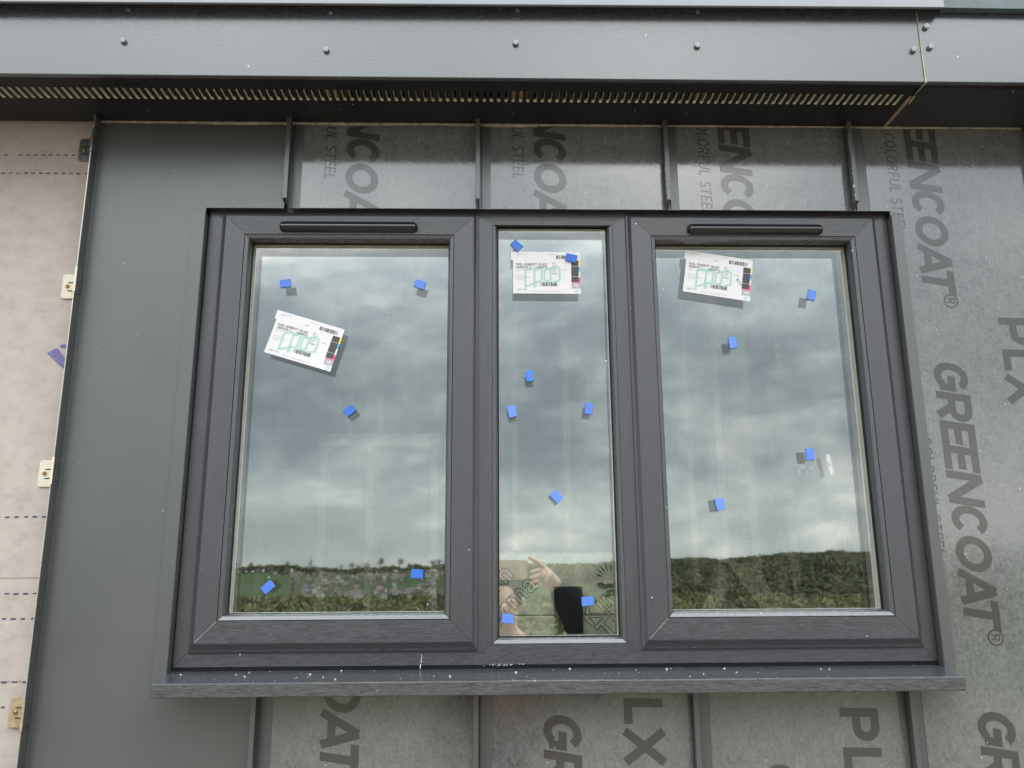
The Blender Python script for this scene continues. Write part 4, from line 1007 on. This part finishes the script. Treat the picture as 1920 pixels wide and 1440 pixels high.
for x in (-1.6, 1.6):
    for y in (-2.55, -1.30): build('standard', tube([(x, y, -5.2), (x, y, FLOOR-.09)], .024), m_tube, sc_)
    build('ledger', tube([(x, -2.7, FLOOR-.062), (x, -1.15, FLOOR-.062)], .024), m_tube, sc_)

m_skin = simple('skin', (0.70, 0.42, 0.33), 0.5, 0.4, var=.08, scale=12)
m_cloth = simple('black jacket cloth', (0.006, 0.007, 0.010), 0.9, 0.1)
m_jean = simple('dark trousers', (0.02, 0.024, 0.035), 0.9, 0.1)
m_hair = simple('dark brown hair', (0.045, 0.032, 0.022), 0.6, 0.3)
def skin_mesh(name, verts, edges, mat, parent, root=0, sub=2):
    off = Vector(WORG.get(parent, (0, 0, 0)))
    me = bpy.data.meshes.new(name); me.from_pydata([tuple(Vector(v[:3])-off) for v in verts], edges, []); me.update()
    o = link(name, me, mat, parent)
    md = o.modifiers.new('skin', 'SKIN'); md.use_smooth_shade = True
    if not me.skin_vertices: me.attributes.new('skin', 'FLOAT', 'POINT')
    for i, v in enumerate(verts):
        sv = me.skin_vertices[0].data[i]; rr = v[3]; sv.radius = rr if isinstance(rr, tuple) else (rr, rr); sv.use_root = (i == root)
    s = o.modifiers.new('subdivision', 'SUBSURF'); s.levels = sub; s.render_levels = sub
    return o
pp = thing('person', (.06, -2.02, FLOOR), 'person in a dark jacket holding up a phone, mirrored in the middle pane', 'person')
HX, HY, HZ = .055, -1.975, -.120
bv = [(.07, -2.05, -.80, (.155, .11)), (.07, -2.05, -.60, (.15, .105)), (.07, -2.045, -.42, (.165, .105)), (.065, -2.03, -.315, (.09, .075)), (.06, -2.005, -.245, .052), (.056, -1.985, -.185, .060), (HX, HY-.005, HZ-.01, (.072, .088)), (HX, HY-.010, HZ+.055, (.070, .082)), (HX, HY-.012, HZ+.095, (.045, .055)),
      (.255, -2.02, -.345, .055), (.415, -1.95, -.470, .045), (.440, -1.87, -.460, .040), (.365, -1.745, -.250, .036), (.272, -1.668, -.075, .029), (.236, -1.648, -.022, (.044, .024)), (.196, -1.640, .004, (.040, .018)),
      (-.125, -2.03, -.345, .055), (-.185, -2.05, -.60, .044), (-.175, -1.98, -.82, .034), (-.165, -1.95, -.90, (.035, .018)),
      (.155, -2.05, -.88, .088), (.165, -2.05, -1.20, .062), (.165, -2.06, -1.55, .042), (-.015, -2.05, -.88, .088), (-.03, -2.05, -1.20, .062), (-.03, -2.06, -1.55, .042)]
be = [(0, 1), (1, 2), (2, 3), (3, 4), (4, 5), (5, 6), (6, 7), (7, 8), (3, 9), (9, 10), (10, 11), (11, 12), (12, 13), (13, 14), (14, 15), (3, 16), (16, 17), (17, 18), (18, 19), (0, 20), (20, 21), (21, 22), (0, 23), (23, 24), (24, 25)]
fing = [[(.205, -1.636, .030, .010), (.180, -1.622, .045, .0092), (.155, -1.615, .060, .0085), (.143, -1.612, .066, .0070)],      # thumb over the top edge
        [(.185, -1.632, .015, .0095), (.160, -1.615, .010, .0090), (.135, -1.612, .004, .0080), (.120, -1.613, .000, .0070)],
        [(.188, -1.630, -.004, .0095), (.160, -1.613, -.012, .0090), (.130, -1.611, -.016, .0082), (.114, -1.612, -.018, .0070)],
        [(.193, -1.632, -.022, .0092), (.165, -1.616, -.032, .0086), (.138, -1.613, -.036, .0078), (.124, -1.614, -.037, .0068)],
        [(.200, -1.636, -.038, .0082), (.176, -1.622, -.050, .0076), (.155, -1.617, -.054, .0068), (.144, -1.617, -.055, .0058)]]
for fi, f in enumerate(fing):
    if fi: f = [(.192-(.192-q[0])*.55, q[1]+(.004 if k == 3 else 0), q[2], q[3]) for k, q in enumerate(f)]      # curled round the phone's end
    n0 = len(bv); bv += f; be += [(15 if fi else 14, n0)] + [(n0+i, n0+i+1) for i in range(3)]
for f in ([(-.150, -1.93, -.93, .011), (-.145, -1.92, -.965, .009)], [(-.168, -1.94, -.95, .0095), (-.168, -1.935, -1.0, .008)], [(-.18, -1.955, -.95, .0095), (-.18, -1.955, -1.0, .008)], [(-.178, -1.975, -.945, .009), (-.178, -1.975, -.99, .0075)], [(-.172, -1.988, -.935, .008), (-.172, -1.99, -.97, .007)]):
    n0 = len(bv); bv += f; be += [(19, n0), (n0, n0+1)]
skin_mesh('body', bv, be, m_skin, pp)
jv = [(.07, -2.05, -.90, (.175, .13)), (.07, -2.05, -.60, (.175, .13)), (.07, -2.045, -.42, (.19, .13)), (.065, -2.03, -.325, (.11, .095)), (.062, -2.012, -.275, (.072, .072)),
      (.255, -2.02, -.345, .078), (.420, -1.95, -.475, .068), (.448, -1.87, -.465, .066), (.405, -1.750, -.260, .090), (.315, -1.680, -.105, .074), (.247, -1.653, -.034, .043),
      (-.125, -2.03, -.345, .078), (-.185, -2.05, -.60, .062), (-.175, -1.98, -.82, .048)]
skin_mesh('jacket', jv, [(0, 1), (1, 2), (2, 3), (3, 4), (3, 5), (5, 6), (6, 7), (7, 8), (8, 9), (9, 10), (3, 11), (11, 12), (12, 13)], m_cloth, pp)
skin_mesh('trousers', [(.07, -2.05, -.84, (.16, .115)), (.155, -2.05, -.93, .100), (.165, -2.05, -1.20, .078), (.165, -2.06, -1.56, .060), (-.015, -2.05, -.93, .100), (-.03, -2.05, -1.20, .078), (-.03, -2.06, -1.56, .060)], [(0, 1), (1, 2), (2, 3), (0, 4), (4, 5), (5, 6)], m_jean, pp)
for x in (.165, -.03): skin_mesh('shoe', [(x, -2.09, FLOOR+.045, .042), (x, -2.00, FLOOR+.042, .042), (x, -1.90, FLOOR+.034, .032)], [(0, 1), (1, 2)], m_cloth, pp)
def ellipsoid(cx, cy, cz, rx, ry, rz, nu=14, nv=9, f=None):
    mb = MB(); rings = []
    for j in range(nv+1):
        th = math.pi*(j+.001)/(nv+.002); ring = []
        for i in range(nu):
            ph = 6.28318*i/nu; p = [cx+rx*math.sin(th)*math.cos(ph), cy+ry*math.sin(th)*math.sin(ph), cz+rz*math.cos(th)]
            ring.append(tuple(f(p) if f else p))
        rings.append(ring)
    return mb.loft(rings)
build('hair', ellipsoid(HX, HY-.022, HZ+.040, .088, .098, .092, f=lambda p: [p[0], min(p[1], HY+.050+.3*(p[2]-HZ-.05)) if p[2] < HZ+.085 else p[1], p[2]]), m_hair, pp, smooth=True)
face_ = MB()
for q in (ellipsoid(HX, HY+.088, HZ-.022, .013, .018, .022), ): face_.v = q.v; face_.f = q.f; face_.m = q.m
build('nose', face_, m_skin, pp, smooth=True)
m_eye = simple('eye white', (0.7, 0.68, 0.66), 0.3, 0.5); m_lip = simple('lips', (0.42, 0.16, 0.14), 0.5, 0.3)
for sx_ in (-1, 1):
    build('eye', ellipsoid(HX+sx_*.031, HY+.074, HZ+.006, .012, .008, .007), m_eye, pp, smooth=True)
    build('iris', ellipsoid(HX+sx_*.031, HY+.0812, HZ+.006, .0055, .002, .0055), m_hair, pp, smooth=True)
    build('eyebrow', ellipsoid(HX+sx_*.031, HY+.077, HZ+.024, .017, .006, .0045), m_hair, pp, smooth=True)
    build('ear', ellipsoid(HX+sx_*.080, HY-.01, HZ-.006, .010, .020, .030), m_skin, pp, smooth=True)
build('mouth', ellipsoid(HX, HY+.072, HZ-.062, .024, .010, .0075), m_lip, pp, smooth=True)
# phone in landscape, its back to the window, the lens just behind the camera position
ph = thing('phone', (.066, -1.63, .013), 'taupe phone held sideways up to the window, mirrored in the middle pane', 'phone'); ph.rotation_euler = (R(13), 0, 0)
def ploc(nm, mb, mt, bv_=0):
    me = bpy.data.meshes.new(nm); me.from_pydata(mb.v, [], mb.f); me.update(); o = link(nm, me, mt, ph)
    if bv_: b = o.modifiers.new('bevel', 'BEVEL'); b.width = bv_; b.segments = 3
def rrect(hw, hh, r): return [(sx_*(hw-r)+r*math.cos(R(a)), sz_*(hh-r)+r*math.sin(R(a))) for sx_, sz_, a0 in ((1, 1, 0), (-1, 1, 90), (-1, -1, 180), (1, -1, 270)) for a in range(a0, a0+91, 30)]
ploc('phone_body', MB().prism(rrect(.078, .0385, .010), -.0085, -.0005), simple('taupe phone glass', (0.50, 0.37, 0.29), 0.3, 0.5), .001)
ploc('phone_frame', MB().prism(rrect(.0800, .0405, .012), -.0070, -.0020), m_black)
ploc('screen', MB().prism(rrect(.074, .035, .008), -.0092, -.0087), m_black)
ploc('camera_bump', MB().prism([(x-.056, z+.004) for x, z in rrect(.017, .030, .008)], -.0005, .0004), m_charc, 0)
ploc('emblem', MB().prism([(.005+.0095*math.cos(R(a))*(1-.18*math.cos(R(a-20))**6), .0+.0095*math.sin(R(a))) for a in range(0, 360, 15)], -.0004, .0002).prism([(.0150, -.001), (.0205, .0015), (.0215, .0045), (.0165, .0020)], -.0004, .0002), simple('pale blue emblem', (0.36, 0.44, 0.50), 0.2, 0.6))
